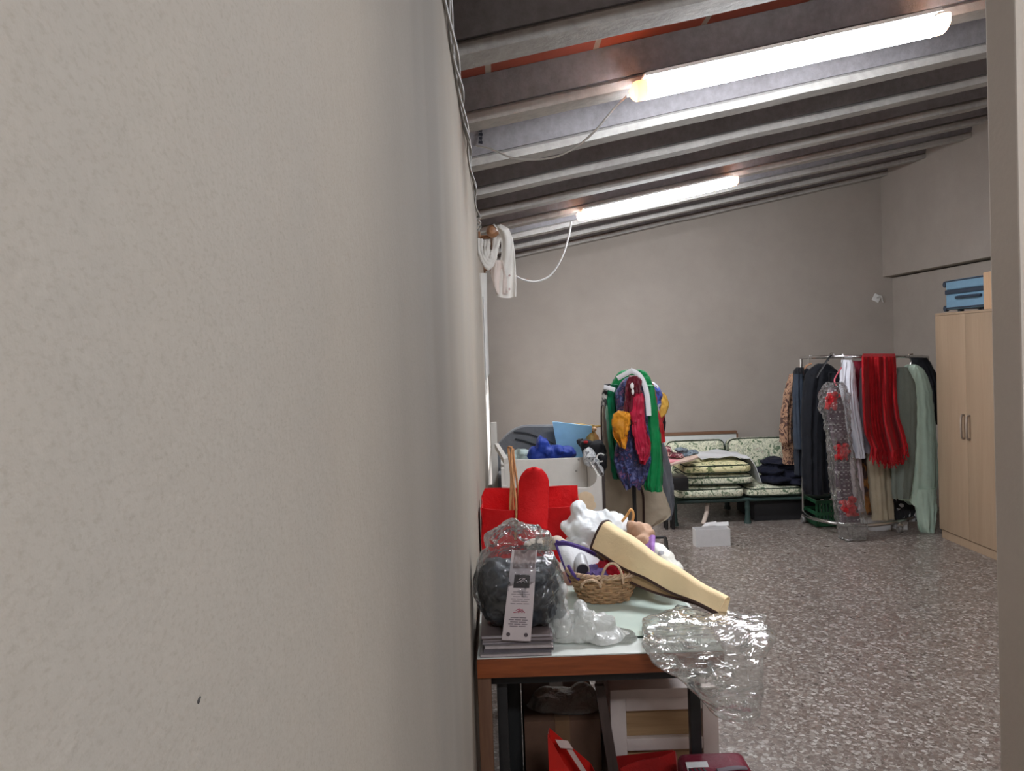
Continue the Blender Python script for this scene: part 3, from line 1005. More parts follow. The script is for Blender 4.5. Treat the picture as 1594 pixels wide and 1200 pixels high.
for (pl, pr, pt, pb, dy) in ((936, 970, 877, 908, -.02), (905, 935, 903, 914, -.035)):
    bm = nb()
    yy = bcy - .10 + dy * .2
    for q in range(2):
        pts = [A((pl + pr) / 2 + (pr - pl) / 2 * math.cos(PI - PI * k / 16), pb - (pb - pt) * math.sin(PI * k / 16), yy + .004 * math.cos(k * 1.7 + q * PI)) for k in range(17)]
        tube(bm, pts, .0045, 6, 2)
    obj('loop_handle', bm, M_wick2, bask)
bm = heap_bm([(V((bcx + .035, bcy + .0, GZ + H + .0)), (.06, .055, .045)), (V((bcx + .01, bcy + .03, GZ + H - .02)), (.08, .05, .04))], .007, .008, 25, .006, 40, 2)
tag(obj('red_cloth', bm, fabric('red_wool', (170, 20, 40), .8)), 'small red cloth stuffed in the wicker basket', 'cloth')
bm = heap_bm([(V((bcx - .045, bcy - .01, GZ + H - .012)), (.05, .05, .035)), (V((bcx - .02, bcy - .045, GZ + H - .004)), (.03, .03, .025))], .007, .008, 25, .006, 40, 6)
tag(obj('purple_cloth', bm, fabric('purple_wool', (92, 76, 128), .8)), 'small purple cloth stuffed in the wicker basket beside the red one', 'cloth')

# ---- folded cream cover with dark piping
ra = A(934, 836, TF + .50); rbp = A(1126, 944, TF + .205)
rbp.z = max(rbp.z, GZ + .03)
ax = (rbp - ra).normalized()
vv = V((0, -1, 0)) - ax * V((0, -1, 0)).dot(ax); vv.normalize()       # towards the room's near side
uu = vv.cross(ax); uu.normalize()
if uu.z < 0: uu = -uu
roll = thing('folded_cover', (ra + rbp) / 2 - V((0, 0, .06)), 'long cream fabric cover with brown piping, leaning from the basket down onto the table', 'folded cover')
def rollp(u, v):
    # u along, v across the fold: front panel, over the top edge, down the back
    hgt = (.094 - .050 * u ** 1.2) * (1 + .02 * math.sin(u * 9))
    th = .036 - .018 * u
    a = v * 2 - 1
    base = ra.lerp(rbp, u) + V((0, 0, -.01 * math.sin(PI * u))) 
    if v < .42:
        t = v / .42
        q = uu * (hgt * (t - .5)) + vv * (th * (.55 + .45 * math.sin(PI * t * .5)))
    elif v < .58:
        t = (v - .42) / .16
        ang = PI * t
        q = uu * (hgt * .5 + th * .5 * math.sin(ang)) + vv * (th * math.cos(ang))
    else:
        t = (v - .58) / .42
        q = uu * (hgt * (.5 - t * 1.12)) - vv * (th * (1 - .2 * t))
    q += (uu + vv) * .003 * math.sin(u * 17 + v * 7) + ax * (.02 * (v - .3))
    p = base + q
    p.z = max(p.z, GZ + .003 + (.003 if v < .5 else 0))
    return p
bm = nb(); sheet(bm, rollp, 60, 40, .004)
M_cream = fabric('cream_cover', (240, 214, 170), .75, .05)
obj('cream_panel', bm, M_cream, roll)
M_pipe = plain('brown_piping', (58, 34, 28), .6, .1)
bm = nb(); tube(bm, [rollp(i / 50, 0) for i in range(51)], .0055, 8, 1); obj('front_piping', bm, M_pipe, roll)
bm = nb(); tube(bm, [rollp(i / 50, 1) for i in range(51)], .0055, 8, 1); obj('back_piping', bm, M_pipe, roll)
bm = nb(); tube(bm, [rollp(0, i / 40) for i in range(41)], .005, 8, 1); obj('end_piping', bm, M_pipe, roll)
bm = nb()
def innerp(u, v):
    p = ra.lerp(rbp, .02 + .93 * u)
    hgt = .094 - .050 * u ** 1.2
    lo = -.66 - .42 * math.sin(PI * min(1, u * 1.1))
    q = p + uu * (hgt * (lo + (.2 - lo) * v)) + vv * (.006 * v - .008)
    q.z = max(q.z, GZ + .003)
    return q
sheet(bm, innerp, 50, 8, .003)
obj('inner_layer', bm, fabric('inner_tan', (170, 140, 104), .8), roll)
bm = nb(); tube(bm, [innerp(i / 40, 0) + vv * .004 for i in range(41)], .004, 8, 1); obj('inner_piping', bm, M_pipe, roll)

# ---- items on the right of it
M_tanpaper = plain('tan_paper', (186, 150, 124), .7, .2, 30, .4, 30)
tb_c = A(994, 826, TF + .60)
tp = thing('tan_paper_bag', V((tb_c.x, tb_c.y, GZ)), 'crumpled tan paper bag with an orange cord handle behind the folded cover', 'paper bag')
bm = heap_bm([(A(990, 822, TF + .60), (.032, .05, .03)), (A(1003, 828, TF + .60), (.035, .05, .025)), (V((tb_c.x + .01, tb_c.y, GZ + .05)), (.05, .06, .055)), (A(1000, 842, TF + .58), (.04, .05, .03))], .007, .008, 14, .002, 30, 8, 1)
crease(bm, .014, 26, 3)
for v in bm.verts: v.co.z = max(v.co.z, GZ + .001)
obj('paper_body', bm, M_tanpaper, tp)
bm = nb()
tube_px(bm, [(968, 812, TF + .62), (976, 802, TF + .62), (982, 793, TF + .62), (986, 800, TF + .62), (984, 812, TF + .62), (978, 816, TF + .62)], .005, 7, 5)
obj('cord_handle', bm, plain('orange_cord', (212, 160, 96), .5), tp)
M_lilac = fabric('lilac_ribbon', (146, 104, 170), .55, .2)
fp_c = A(1035, 880, TF + .52)
fp = thing('floral_pouch', V((fp_c.x, fp_c.y, GZ)), 'white pouch with grey sprigs and lilac ribbon at the table edge', 'pouch')
bm = heap_bm([(A(1024, 858, TF + .52), (.032, .045, .028)), (A(1037, 868, TF + .48), (.032, .045, .028)), (A(1050, 884, TF + .44), (.026, .04, .026)), (A(1015, 885, TF + .5), (.06, .05, .05)), (A(1035, 895, TF + .45), (.05, .05, .05))], .008, .006, 15, .004, 30, 3)
for v in bm.verts: v.co.z = max(v.co.z, GZ + .001)
obj('pouch_body', bm, pattern('sprigs', [(0, (150, 150, 154)), (.30, (222, 220, 210)), (.75, (214, 212, 202))], 24, 'dist', .7), fp)
bm = nb()
for k in range(5):
    tube_px(bm, [(1000 + k * 4, 846 - k * 3, TF + .55), (1008 + k * 2, 852 - k * 2, TF + .52), (1012 + k, 866 - k * 4, TF + .49), (1008 + 2 * k, 874 - 2 * k, TF + .47)], lambda t: .010 - .004 * t, 8, 5, flat=.45)
obj('ribbon_bow', bm, M_lilac, fp)
bm = nb()
sheet(bm, lambda u, v: A(1052 + 34 * u - 3 * v, 886 + 28 * u + 11 * v * (1 - .7 * u), TF + .40 - .02 * u + .012 * math.sin(u * 8)), 20, 6, .003)
obj('ribbon_tail', bm, M_lilac, fp)

# ---- milky small bag in front of basket
M_milk = clear_plastic('milky_plastic', .72, (240, 242, 238), 18, .6, .14, .45, .02, 1.4, .22)
MYc = TF + .115
def mA(px, py, dy=0): return A(px, py, MYc + dy)
items = [(mA(866, 908, .0), (.020, .025, .035)), (mA(872, 935, -.02), (.028, .035, .06)), (mA(874, 960, -.02), (.030, .04, .06)), (mA(905, 960, .0), (.03, .04, .05)), (mA(880, 990), (.045, .05, .06)), (mA(905, 985), (.05, .06, .05)), (mA(930, 972, .02), (.055, .06, .05)), (mA(940, 992), (.065, .07, .035)), (mA(968, 1000), (.04, .06, .018)), (mA(862, 985), (.02, .04, .05)), (mA(920, 1008), (.09, .06, .025))]
bm = heap_bm(items, .0042, .010, 12, .0, 24, 7, 3)
crease(bm, .018, 14, 4, (1.3, 1, .6))
crease(bm, .005, 40, 6)
for v in bm.verts:
    v.co.z = max(v.co.z, GZ + .001)
tag(obj('milky_plastic_bag', bm, M_milk), 'small milky plastic bag slumped in front of the wicker basket', 'plastic bag')

# ---- large clear bag hanging over the table corner
M_clear = clear_plastic('clear_plastic', .14, (250, 250, 248), 11, .55, .09, .8, .04, 2.0, .3, (.35, 1.0, 1.5))
bm = nb()
outl = [(992, 988), (1014, 966), (1034, 956), (1054, 941), (1088, 954), (1130, 948), (1160, 956), (1194, 954), (1197, 1000), (1192, 1060), (1186, 1105), (1176, 1138), (1140, 1126), (1112, 1112), (1082, 1086), (1050, 1060), (1016, 1032), (1000, 1006)]
oc = (1100, 1030)
def bagY(px, py):
    if py < 1000: return TF + .03 + .22 * (1000 - py) / 55.0
    return TF - .035 - .05 * min(1, (py - 1000) / 50.0)
NR, NA = 44, 200
ring_o = [V((*outl[i], 0)).lerp(V((*outl[(i + 1) % len(outl)], 0)), k / 12) for i in range(len(outl)) for k in range(12)]
def oat(t):
    f = t * len(ring_o); i = int(f) % len(ring_o); j = (i + 1) % len(ring_o); k = f - int(f)
    return ring_o[i].lerp(ring_o[j], k)
rows = []
for side in (-1, 1):
    for ir in range(NR + 1):
        r_ = ir / NR if side < 0 else 1 - (ir + 1) / (NR + 1)
        row = []
        for ia in range(NA):
            q = oat(ia / NA)
            px = oc[0] + (q.x - oc[0]) * r_; py = oc[1] + (q.y - oc[1]) * r_
            th = .050 * math.sqrt(max(0, 1 - r_ ** 2.2))
            nz = noise.noise(V((px * .022, py * .035, side * 3))) 
            rg = .5 - 2 * abs(noise.noise(V((px * .018 + 3, py * .05 + 1, side * 5 + 2))))
            y = bagY(px, py) + side * th - (.03 * nz + .026 * rg) * (1 - r_ ** 6)
            row.append(A(px, py, y))
        rows.append(row)
rings_loft(bm, rows[1:-1])
bmesh.ops.recalc_face_normals(bm, faces=bm.faces)
crease(bm, .034, 7.5, 8, (.5, 1, 1.2), 6)
crease(bm, .005, 30, 3, (.35, 1, 1.4), 5)
for v in bm.verts:
    if v.co.x < TX1 + .006 and v.co.y > TF - .012:
        v.co.z = max(v.co.z, GZ + .004) if v.co.y > TF + .02 else v.co.z
        if v.co.z < GZ + .003: v.co.y = min(v.co.y, TF - .006)
tag(obj('clear_plastic_bag', bm, M_clear, angle=35), 'large crinkled clear plastic bag hanging over the front corner of the table', 'plastic bag')

# ------------------------------------------------------------------ under the table
ub = A(950, 1066, TF + .30)
ux0, ux1, uy, uz = A(950, 1100, TF + .30).x, A(1118, 1100, TF + .30).x, TF + .30, A(1000, 1072, TF + .30).z
un = thing('white_shelf_unit', ((ux0 + ux1) / 2, uy + .2, 0), 'white painted wooden shelf unit with brown panels standing under the table', 'shelf unit')
st = .052
M_pinkw = plain('old_white_paint', (196, 182, 176), .55, .05)
bm = nb()
box(bm, ux0, ux0 + st, uy, uy + .03, 0, uz - .03, .003); box(bm, ux1 - st, ux1, uy, uy + .03, 0, uz - .03, .003)
box(bm, ux0, ux1, uy - .004, uy + .42, uz - .03, uz, .004)
box(bm, ux0 + st, ux1 - st, uy + .003, uy + .028, uz - .075, uz - .03, .003)
zmid = A(1030, 1158, uy).z
box(bm, ux0 + st, ux1 - st, uy + .003, uy + .028, zmid - .022, zmid + .018, .003)
obj('front_frame', bm, M_pinkw, un)
bm = nb(); box(bm, ux0 + st * .5, ux1 - st * .5, uy + .03, uy + .045, .02, uz - .03)
obj('brown_panel', bm, wood('ply', (142, 112, 80), (172, 142, 106), 'X', 4), un)
for x in (ux0, ux1 - .018):
    bm = nb(); box(bm, x, x + .018, uy + .046, uy + .42, 0, uz - .03, .002); obj('side_panel', bm, M_pinkw, un)
# dark slat leaning
bm = nb(); a_, b_ = A(934, 1068, TF + .24), A(958, 1215, TF + .22)
b_ = b_ + (b_ - a_) * ((b_.z - .01) / (a_.z - b_.z)); b_.z = max(b_.z, .01)
prism(bm, [a_ + V((-.016, 0, 0)), a_ + V((.014, 0, 0)), b_ + V((.018, 0, 0)), b_ + V((-.018, 0, 0))], V((0, .02, 0)))
tag(obj('wooden_strip', bm, wood('dark_slat_w', (54, 42, 38), (78, 62, 56), 'Z', 4)), 'narrow dark wooden strip leaning against the white shelf unit', 'slat')
# carton with a plastic wrapped package
cl, cr_ = A(816, 1125, TF + .42), A(935, 1125, TF + .42)
cz = A(870, 1122, TF + .42).z
ca = thing('cardboard_carton', ((cl.x + cr_.x) / 2, TF + .6, 0), 'brown cardboard carton in the shade under the table', 'carton')
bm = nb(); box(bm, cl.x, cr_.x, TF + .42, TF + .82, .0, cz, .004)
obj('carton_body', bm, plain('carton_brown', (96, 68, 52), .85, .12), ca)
bm = nb(); box(bm, (cl.x + cr_.x) / 2 - .025, (cl.x + cr_.x) / 2 + .025, TF + .4195, TF + .82, cz - .12, cz + .0006); obj('packing_tape', bm, plain('tape', (120, 92, 68), .3), ca)
bm = heap_bm([(A(850, 1098, TF + .56), (.06, .09, .06)), (A(905, 1094, TF + .56), (.075, .09, .065)), (A(880, 1100, TF + .56), (.11, .1, .058))], .009, .006, 9, 0, 28, 5, 3)
crease(bm, .016, 14, 4)
for v in bm.verts: v.co.z = max(v.co.z, cz + .003)
tag(obj('wrapped_package', bm, clear_plastic('package_plastic', .6, (210, 205, 205), 22, .8, .2, .3)), 'pale package in wrinkled plastic lying on the brown carton', 'package')
bk = thing('black_suitcase', (A(788, 1150, TF + .35).x, TF + .55, 0), 'black upright suitcase in the shade under the table by the wall', 'suitcase')
xl, xr_ = WX + .08, A(812, 1120, TF + .35).x
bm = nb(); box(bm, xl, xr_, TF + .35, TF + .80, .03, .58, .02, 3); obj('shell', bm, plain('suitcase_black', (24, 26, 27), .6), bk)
bm = nb(); box(bm, (xl + xr_) / 2 - .02, (xl + xr_) / 2 + .02, TF + .5, TF + .66, .58, .6, .006); obj('handle', bm, M_blackp, bk)
for y in (TF + .4, TF + .75):
    bm = nb(); cyl(bm, V((xl + .01, y, .02)), V((xr_ - .01, y, .02)), .02, 12); obj('wheel', bm, M_blackp, bk)
# red gift bag standing open
M_redp = plain('red_paper', (196, 34, 26), .35, .08, 20, .1, 20)
gY = TF + .10
g = thing('red_gift_bag', on_z(890, 1330, .0) * 0 + V((A(885, 1190, gY).x, gY + .05, 0)), 'red paper gift bag, open, with a pale lining, on the floor under the table', 'gift bag')
gl, gm_, gr_ = A(853, 1143, gY), A(885, 1150, gY - .02), A(930, 1205, gY)
bm = nb()
zt = gl.z
def gpanel(p, q, r_, s_): sheet(bm, lambda u, v: (p.lerp(q, u)).lerp(s_.lerp(r_, u), v), 12, 12, .002)
P0 = V((gl.x, gY, gl.z)); P1 = V((gr_.x, gY - .02, gr_.z)); 
P2 = V((gr_.x - .01, gY + .10, gr_.z - .02)); P3 = V((gl.x + .01, gY + .10, gl.z - .03))
fl = lambda p, k=0: V((p.x + k, p.y, .003))
gpanel(P3, P2, fl(P2), fl(P3)); gpanel(P0, P3, fl(P3), fl(P0)); gpanel(P1, P2, fl(P2), fl(P1))
gpanel(V((P0.x, P0.y, P0.z)), V((P0.x + .045, gY - .012, P0.z - .085)), V((P0.x + .045, gY - .012, .003)), fl(P0))
gpanel(V((P0.x + .045, gY - .012, P0.z - .085)), P1 + V((0, 0, -.09)), fl(P1), V((P0.x + .045, gY - .012, .003)))
box(bm, P0.x, P1.x, gY, gY + .10, .0005, .004)
obj('paper_shell', bm, M_redp, g)
bm = nb()
sheet(bm, lambda u, v: A(864 + u * 20 + v * 8, 1151 + u * 2 + v * 13, gY + .06 - .02 * v), 6, 6, .002)
sheet(bm, lambda u, v: A(888 + u * 30 - v * 6, 1162 + u * 46 + v * 4, gY + .05), 6, 6, .002)
obj('pale_lining', bm, plain('lining_paper', (196, 172, 164), .6), g)
# second red bag
r2Y = TF + .14
pts = [(966, 1196), (1050, 1168), (1064, 1200), (1064, 1240), (966, 1240)]
rb2 = thing('red_fabric_bag', V((A(1015, 1190, r2Y).x, r2Y + .05, 0)), 'dark red folded bag standing on the floor before the white shelf unit', 'bag')
bm = nb()
pw = [A(px, py, r2Y) for px, py in pts]
pw[3].z = pw[4].z = .004
for k in range(2):
    pass
sheet(bm, lambda u, v: pw[0].lerp(pw[1], u).lerp(V((pw[0].lerp(pw[2], u).x, r2Y - .02, .004)), v) + V((0, .008 * math.sin(u * 6 + v * 4), 0)), 20, 20, .003)
sheet(bm, lambda u, v: pw[1].lerp(pw[2] + V((0, .09, 0)), u).lerp(V((pw[2].x, r2Y + .09 * u, .004)), v), 10, 20, .003)
sheet(bm, lambda u, v: (pw[0] + V((0, .09, -.01))).lerp(pw[1] + V((0, .02, -.01)), u).lerp(V((pw[0].lerp(pw[2], u).x, r2Y + .09, .004)), v), 10, 10, .003)
obj('bag_body', bm, fabric('dark_red_cloth', (150, 24, 22), .6), rb2)
# maroon bag with label
mb = A(1115, 1200, TF - .02)
mr = thing('maroon_bag', V((mb.x, TF + .03, 0)), 'maroon bag with a black and white label on the floor at the table leg', 'bag')
bm = nb()
lft, rgt, tz = A(1064, 1196, TF - .06), A(1172, 1196, TF - .06), A(1115, 1186, TF - .03).z
obox(bm, V(((lft.x + rgt.x) / 2, TF - .02, tz / 2)), (rgt.x - lft.x, .12, tz - .004), None, .03, 4)
obj('bag_body', bm, fabric('maroon', (110, 22, 44), .5), mr)
bm = nb()
sheet(bm, lambda u, v: V((lft.x + .012 + u * .062, TF - .083 + .05 * v, tz + .004 - .02 * (1 - v))), 8, 4, .002)
lb = obj('white_label', bm, plain('label_white', (206, 206, 208), .4, bump=0), mr)
bm = nb()
for k in range(4):
    xx = lft.x + .02 + k * .013
    obox(bm, V((xx, TF - .064, tz - .0035)), (.006, .016, .002), Matrix.Rotation(.5, 3, 'Z') @ Matrix.Rotation(.38, 3, 'X'))
obj('label_print', bm, plain('label_black', (30, 30, 34), .4, bump=0), lb)
bm = nb(); tube(bm, [V((lft.x + .09, TF - .08, tz + .002)), V((lft.x + .14, TF - .075, tz + .006)), V((rgt.x - .02, TF - .06, tz - .004))], .008, 8, 5, flat=.6); obj('grey_strap', bm, fabric('strap_grey', (120, 110, 118)), mr)

# ================================================================== further back, left side
# ---- white open wooden bin
BFY, BBY = 4.6, 5.2
wx0 = A(781, 762, BFY).x; wx1 = A(937, 757, BFY).x
bin_ = thing('white_storage_bin', ((wx0 + wx1) / 2, (BFY + BBY) / 2, 0), 'open white wooden bin with a cut out front, behind the red tote bag', 'bin')
zb = A(840, 714, BBY).z; zf = A(840, 762, BFY).z; zp = A(930, 742, BFY).z
bm = nb(); box(bm, wx0 + .022, wx1 - .022, BBY - .02, BBY, .05, zb, .004); obj('back_panel', bm, M_white_paint, bin_)
bm = nb()
hp = zp - zf
outl2 = [(wx0, .05), (wx1, .05), (wx1, zp), (wx1 - .03, zp + .005)]
for k in range(7):
    a = PI / 2 * k / 6
    outl2.append((wx1 - .03 - .06 + .06 * math.cos(a) - .0, zf + .06 - .06 * math.sin(a)) if hp > .06 else (wx1 - .05 - .01 * k, zp - hp * math.sin(a)))
outl2 += [(wx0 + .03, zf), (wx0 + .03, zf + .03), (wx0, zf + .03)]
prism(bm, [V((x, BFY, z)) for x, z in outl2], V((0, .02, 0)))
obj('front_panel', bm, M_white_paint, bin_, smooth=False)
for x in (wx0, wx1 - .02):
    bm = nb()
    prism(bm, [V((x, BFY + .0205, .05)), V((x, BBY, .05)), V((x, BBY, zb + .01)), V((x, BFY + .0205, zp if x > .2 else zb + .03))], V((.02, 0, 0)))
    obj('side_panel', bm, M_white_paint, bin_, smooth=False)
for x in (wx0 + .05, wx1 - .1):
    for y in (BFY + .05, BBY - .08):
        bm = nb(); box(bm, x, x + .04, y, y + .04, 0, .052); obj('foot', bm, M_blackp, bin_)
bm = nb(); box(bm, wx0 + .022, wx1 - .022, BFY + .022, BBY - .022, .3, .32); obj('inner_shelf', bm, M_white_paint, bin_)
bm = nb(); tube(bm, [V((wx1 + .004, BFY + .02, zp + .012)), V((wx1 + .004, BBY - .02, zb + .02))], .008, 6); box(bm, wx1 + .0005, wx1 + .02, BFY + .01, BFY + .035, .0, zp); obj('dark_edging', bm, plain('dark_edging', (52, 42, 38), .5), bin_)
bm = nb()
p = A(911, 778, BFY); ball(bm, V((p.x, BFY - .0005, p.z)), 1, 3, (.055, .0015, .05)); ball(bm, V((p.x + .03, BFY - .0005, p.z - .035)), 1, 3, (.035, .0012, .03))
obj('worn_patch', bm, plain('bare_wood', (214, 190, 158), .7, .1), bin_)
for px, py in ((901, 715), (897, 733)):
    bm = nb(); p = A(px, py, BBY - .0205); lathe(bm, p, [(0, 0), (.008, 0), (.006, -.004), (0, -.005)], 10, 'Y'); obj('screw', bm, plain('screw', (150, 146, 140), .4), bin_)
# narrow white board standing left of the bin
bm = nb(); a = A(767, 662, 5.5); obox(bm, V((a.x + .005, 5.5, .57)), (.045, .03, 1.13), None, .004)
tag(obj('white_plank', bm, M_white_paint), 'narrow white plank standing upright by the window, left of the white bin', 'plank')
bm = nb()
pts = [A(770, 690, 5.15), A(776, 690, 5.15), A(791, 713, 4.72), A(784, 714, 4.72)]
prism(bm, pts, V((0, .01, -.035)))
tag(obj('white_lath', bm, M_white_paint), 'white lath resting slantwise on the left side of the white bin', 'lath')

# ---- grey covered stack behind the bin
GY = 5.62
M_grey = fabric('grey_cover', (112, 114, 118), .85, .08)
gx0, gx1 = A(773, 690, GY).x, A(868, 690, GY).x
gz = A(840, 661, GY).z
gr = thing('grey_armchair', ((gx0 + gx1) / 2, GY + .2, 0), 'dark grey armchair with a rounded back, behind the white bin', 'armchair')
bm = nb()
rr = []
for y, k in ((GY - .02, .95), (GY - .01, .985), (GY, 1), (GY + .02, 1), (GY + .03, .985), (GY + .04, .95)):
    rg = []
    n_ = 40
    for i in range(n_):
        t = i / (n_ - 1)
        px = 773 + (878 - 773) * t
        py = 661 + 32 * max(0, 1 - t * 2.0) ** 2.2 + 10 * max(0, t - .8) ** 1.5
        p = A(px, py, GY)
        rg.append(V((p.x, y + .01 * math.sin(t * 9), gz - (gz - p.z) - (1 - k) * .25)))
    rg += [V((gx1 + .03, y, .12)), V((gx0, y, .12))]
    rr.append(rg)
rings_loft(bm, rr)
obj('backrest', bm, M_grey, gr)
bm = nb(); box(bm, gx0, gx1 + .05, GY - .34, GY - .03, .12, .78, .03, 3); obj('seat', bm, M_grey, gr)
bm = nb()
for pts in ([(800, 672), (820, 674), (846, 683), (862, 690)], [(802, 683), (822, 688), (846, 697)]):
    tube(bm, [A(px, py, GY - .03) for px, py in pts], .006, 6, 5)
obj('cover_crease', bm, fabric('grey_dark', (62, 64, 68)), gr)
for x in (gx0 + .04, gx1 - .02):
    for y in (GY - .3, GY + .1):
        bm = nb(); cyl(bm, V((x, y, 0)), V((x, y, .125)), .02, 10); obj('leg', bm, M_blackp, gr)
SZ = .783
# light blue board
M_lb = plain('light_blue', (152, 204, 238), .6, .05)
bm = nb()
lbY = GY - .08
pts = [(859, 655), (866, 655), (905, 660), (919, 661), (919, 676), (914, 690), (910, 735), (873, 735)]
prism(bm, [A(px, py, lbY) + V((0, (735 - py) * -.0012, 0)) for px, py in pts], V((0, .03, 0)))
tag(obj('light_blue_folder', bm, M_lb), 'stiff light blue folder standing upright between the grey armchair and the garment rail', 'folder')
def heap(name, label, cat, pts, r, Y, mat, floor=None, seed=0, group=None, voxel=.014, a1=.02, s1=8, a2=.016, s2=15, dy=1.0):
    items = [(A(px, py, Y + d), (sx, r * dy, sz)) for px, py, d, sx, sz in pts]
    bm = heap_bm(items, voxel, a1, s1, a2, s2, seed, 1)
    if floor is not None:
        for v in bm.verts: v.co.z = max(v.co.z, floor)
    return tag(obj(name, bm, mat), label, cat, group)
M_blue = fabric('royal_blue', (28, 54, 140), .55, .25)
bY = GY - .23
heap('blue_garment', 'bundled shiny royal blue garment lying behind the back of the white bin', 'clothes', [(852, 703, -.03, .03, .03), (872, 700, -.03, .04, .03), (830, 702, 0, .03, .04), (845, 695, 0, .05, .07), (842, 688, 0, .03, .06), (838, 708, 0, .08, .05), (865, 706, 0, .09, .05), (885, 704, 0, .07, .05), (850, 722, 0, .14, .06)], .08, bY, M_blue, SZ, 3, voxel=.010, a1=.03, s1=7, a2=.014, s2=9)
heap('pale_teal_cloth', 'pale grey green cloth crumpled left of the royal blue garment', 'cloth', [(812, 706, 0, .05, .035), (800, 712, 0, .05, .035), (810, 722, 0, .07, .06)], .07, bY - .02, fabric('pale_teal', (168, 182, 178)), SZ, 5)
M_jack = fabric('black_jersey', (30, 30, 34), .75, .2)
jk = heap('black_jacket', 'black jacket with a white emblem thrown over the corner of the white bin', 'jacket', [(915, 692, 0, .05, .04), (930, 700, -.05, .06, .06), (935, 715, -.1, .04, .07), (905, 688, .02, .03, .03), (920, 702, 0, .05, .04)], .07, 5.18, M_jack, None, 4)
bm = nb()
ep = A(935, 712, 5.00)
tube(bm, [ep + V((.026 * math.cos(t), -.006, .026 * math.sin(t))) for t in [.6 + i * .42 for i in range(12)]], .005, 6, 2)
obj('white_emblem', bm, plain('emblem_white', (220, 220, 218), .6, bump=0), jk)
bm = nb(); ball(bm, A(912, 688, 5.10), 1, 2, (.018, .01, .010)); obj('red_patch', bm, fabric('patch_red', (150, 30, 34)), jk)
heap('grey_speckled_cloth', 'light grey cloth hanging over the right side of the white bin under the black jacket', 'cloth', [(917, 712, 0, .04, .06), (926, 726, -.1, .03, .05), (932, 738, -.2, .03, .05), (913, 705, .05, .03, .04)], .05, 5.06, pattern('grey_speck', [(0, (160, 160, 162)), (.5, (190, 190, 190)), (.62, (120, 122, 126))], 26), None, 6)
# gilt ornament
orn = thing('gilt_ornament', A(910, 700, GY - .12), 'gilt ornament with a thin brass rod sticking out above the light blue folder', 'ornament')
M_brass = plain('old_brass', (176, 148, 92), .4, .2, 30, metal=.6)
oY = GY - .13
bm = nb(); tube_px(bm, [(872, 660, oY), (890, 661, oY), (905, 661, oY), (922, 664, oY), (936, 663, oY)], .008, 8, 4); obj('brass_rod', bm, M_brass, orn)
bm = nb(); c = A(921, 668, oY)
lathe(bm, c, [(0, -.24), (.05, -.23), (.055, -.12), (.05, -.06), (.025, -.02), (.03, .0), (.022, .03), (.0, .035)], 18); obj('brass_body', bm, M_brass, orn)
bm = nb(); ball(bm, A(907, 667, oY - .01), 1, 3, (.035, .02, .018)); ball(bm, A(925, 668, oY - .03), .018, 2); obj('pink_rosette', bm, plain('rosette', (200, 160, 120), .5, .3, 60), orn)

# ================================================================== garment rail seen end on
RZ = A(985, 588, 5.02).z
g0 = V((A(985, 700, 5.0).x, 5.0, 0)); g1 = V((1.05, 6.3, 0))
gd = (g1 - g0).normalized(); gs_ = V((gd.y, -gd.x, 0))
rail = thing('garment_rail', (g0 + g1) / 2, 'black wheeled garment rail seen end on, loaded with colourful clothes', 'garment rail')
bm = nb(); tube(bm, [V((g0.x, g0.y - .02, RZ)), V((g1.x, g1.y + .02, RZ))], .012, 10); obj('hanging_bar', bm, M_black, rail)
for p in (g0, g1):
    bm = nb(); cyl(bm, V((p.x, p.y, .07)), V((p.x, p.y, RZ + .01)), .013, 12); obj('upright', bm, M_black, rail)
    LF = .17 if p is g0 else .27
    bm = nb(); tube(bm, [p - gs_ * LF + V((0, 0, .075)), p + gs_ * .27 + V((0, 0, .075))], .012, 10)
    for s in (-LF, .27):
        cyl(bm, p + gs_ * s + V((0, 0, .075)), p + gs_ * s + V((0, 0, .04)), .008, 8)
    obj('foot_bar', bm, M_black, rail)
    for s in (-LF, .27):
        bm = nb(); lathe(bm, p + gs_ * s + V((-.012, 0, .029)), [(0, 0), (.026, .0), (.028, .006), (.028, .018), (.026, .024), (0, .024)], 18, 'X'); obj('caster', bm, M_blackp, rail)
bm = nb(); tube(bm, [g0 + gs_ * .26 + V((0, 0, .075)), (g0 + g1) / 2 + gs_ * .26 + V((0, 0, .075)), g1 + gs_ * .26 + V((0, 0, .075))], .010, 8); obj('base_bar', bm, M_black, rail)
GR = 'clothes on the black garment rail'
# front to back
M_floral = pattern('floral_blue', [(0, (160, 160, 176)), (.34, (96, 100, 146)), (.44, (42, 50, 100)), (.56, (24, 30, 64)), (.64, (112, 66, 100)), (.70, (34, 44, 104))], 26, 'noise', .6, .8, 2, 'LINEAR')
M_green = fabric('bright_green', (10, 122, 66), .5, .18)
M_greenw = fabric('stripe_white', (222, 222, 224), .7, .05)
dress = garment('floral_dress', 'long blue floral dress at the front end of the black garment rail', 'dress',
    [(588, 975, 992), (596, 966, 1003), (612, 958, 1010), (640, 960, 1008), (680, 961, 1010), (715, 956, 1013), (745, 966, 1005), (757, 972, 1000)], 4.95, .055, M_floral, GR, nf=6, amp=.018, seed=3, hem=.02)
gj = garment('green_jacket', 'bright green tracksuit jacket with white stripes wrapped over the front of the garment rail', 'jacket',
    [(576, 972, 998), (581, 962, 1006), (592, 955, 1012), (606, 950, 1016), (640, 950, 1018), (690, 952, 1020), (730, 955, 1016)], 5.10, .05, M_green, GR, nf=5, amp=.014, seed=5)
part_garment('sleeve', gj, [(598, 948, 962), (615, 942, 962), (640, 943, 964), (680, 946, 966), (725, 951, 970), (745, 955, 968)], 5.04, .05, fabric('green_shade', (14, 108, 72), .5, .2), seed=6, nf=4, amp=.014)
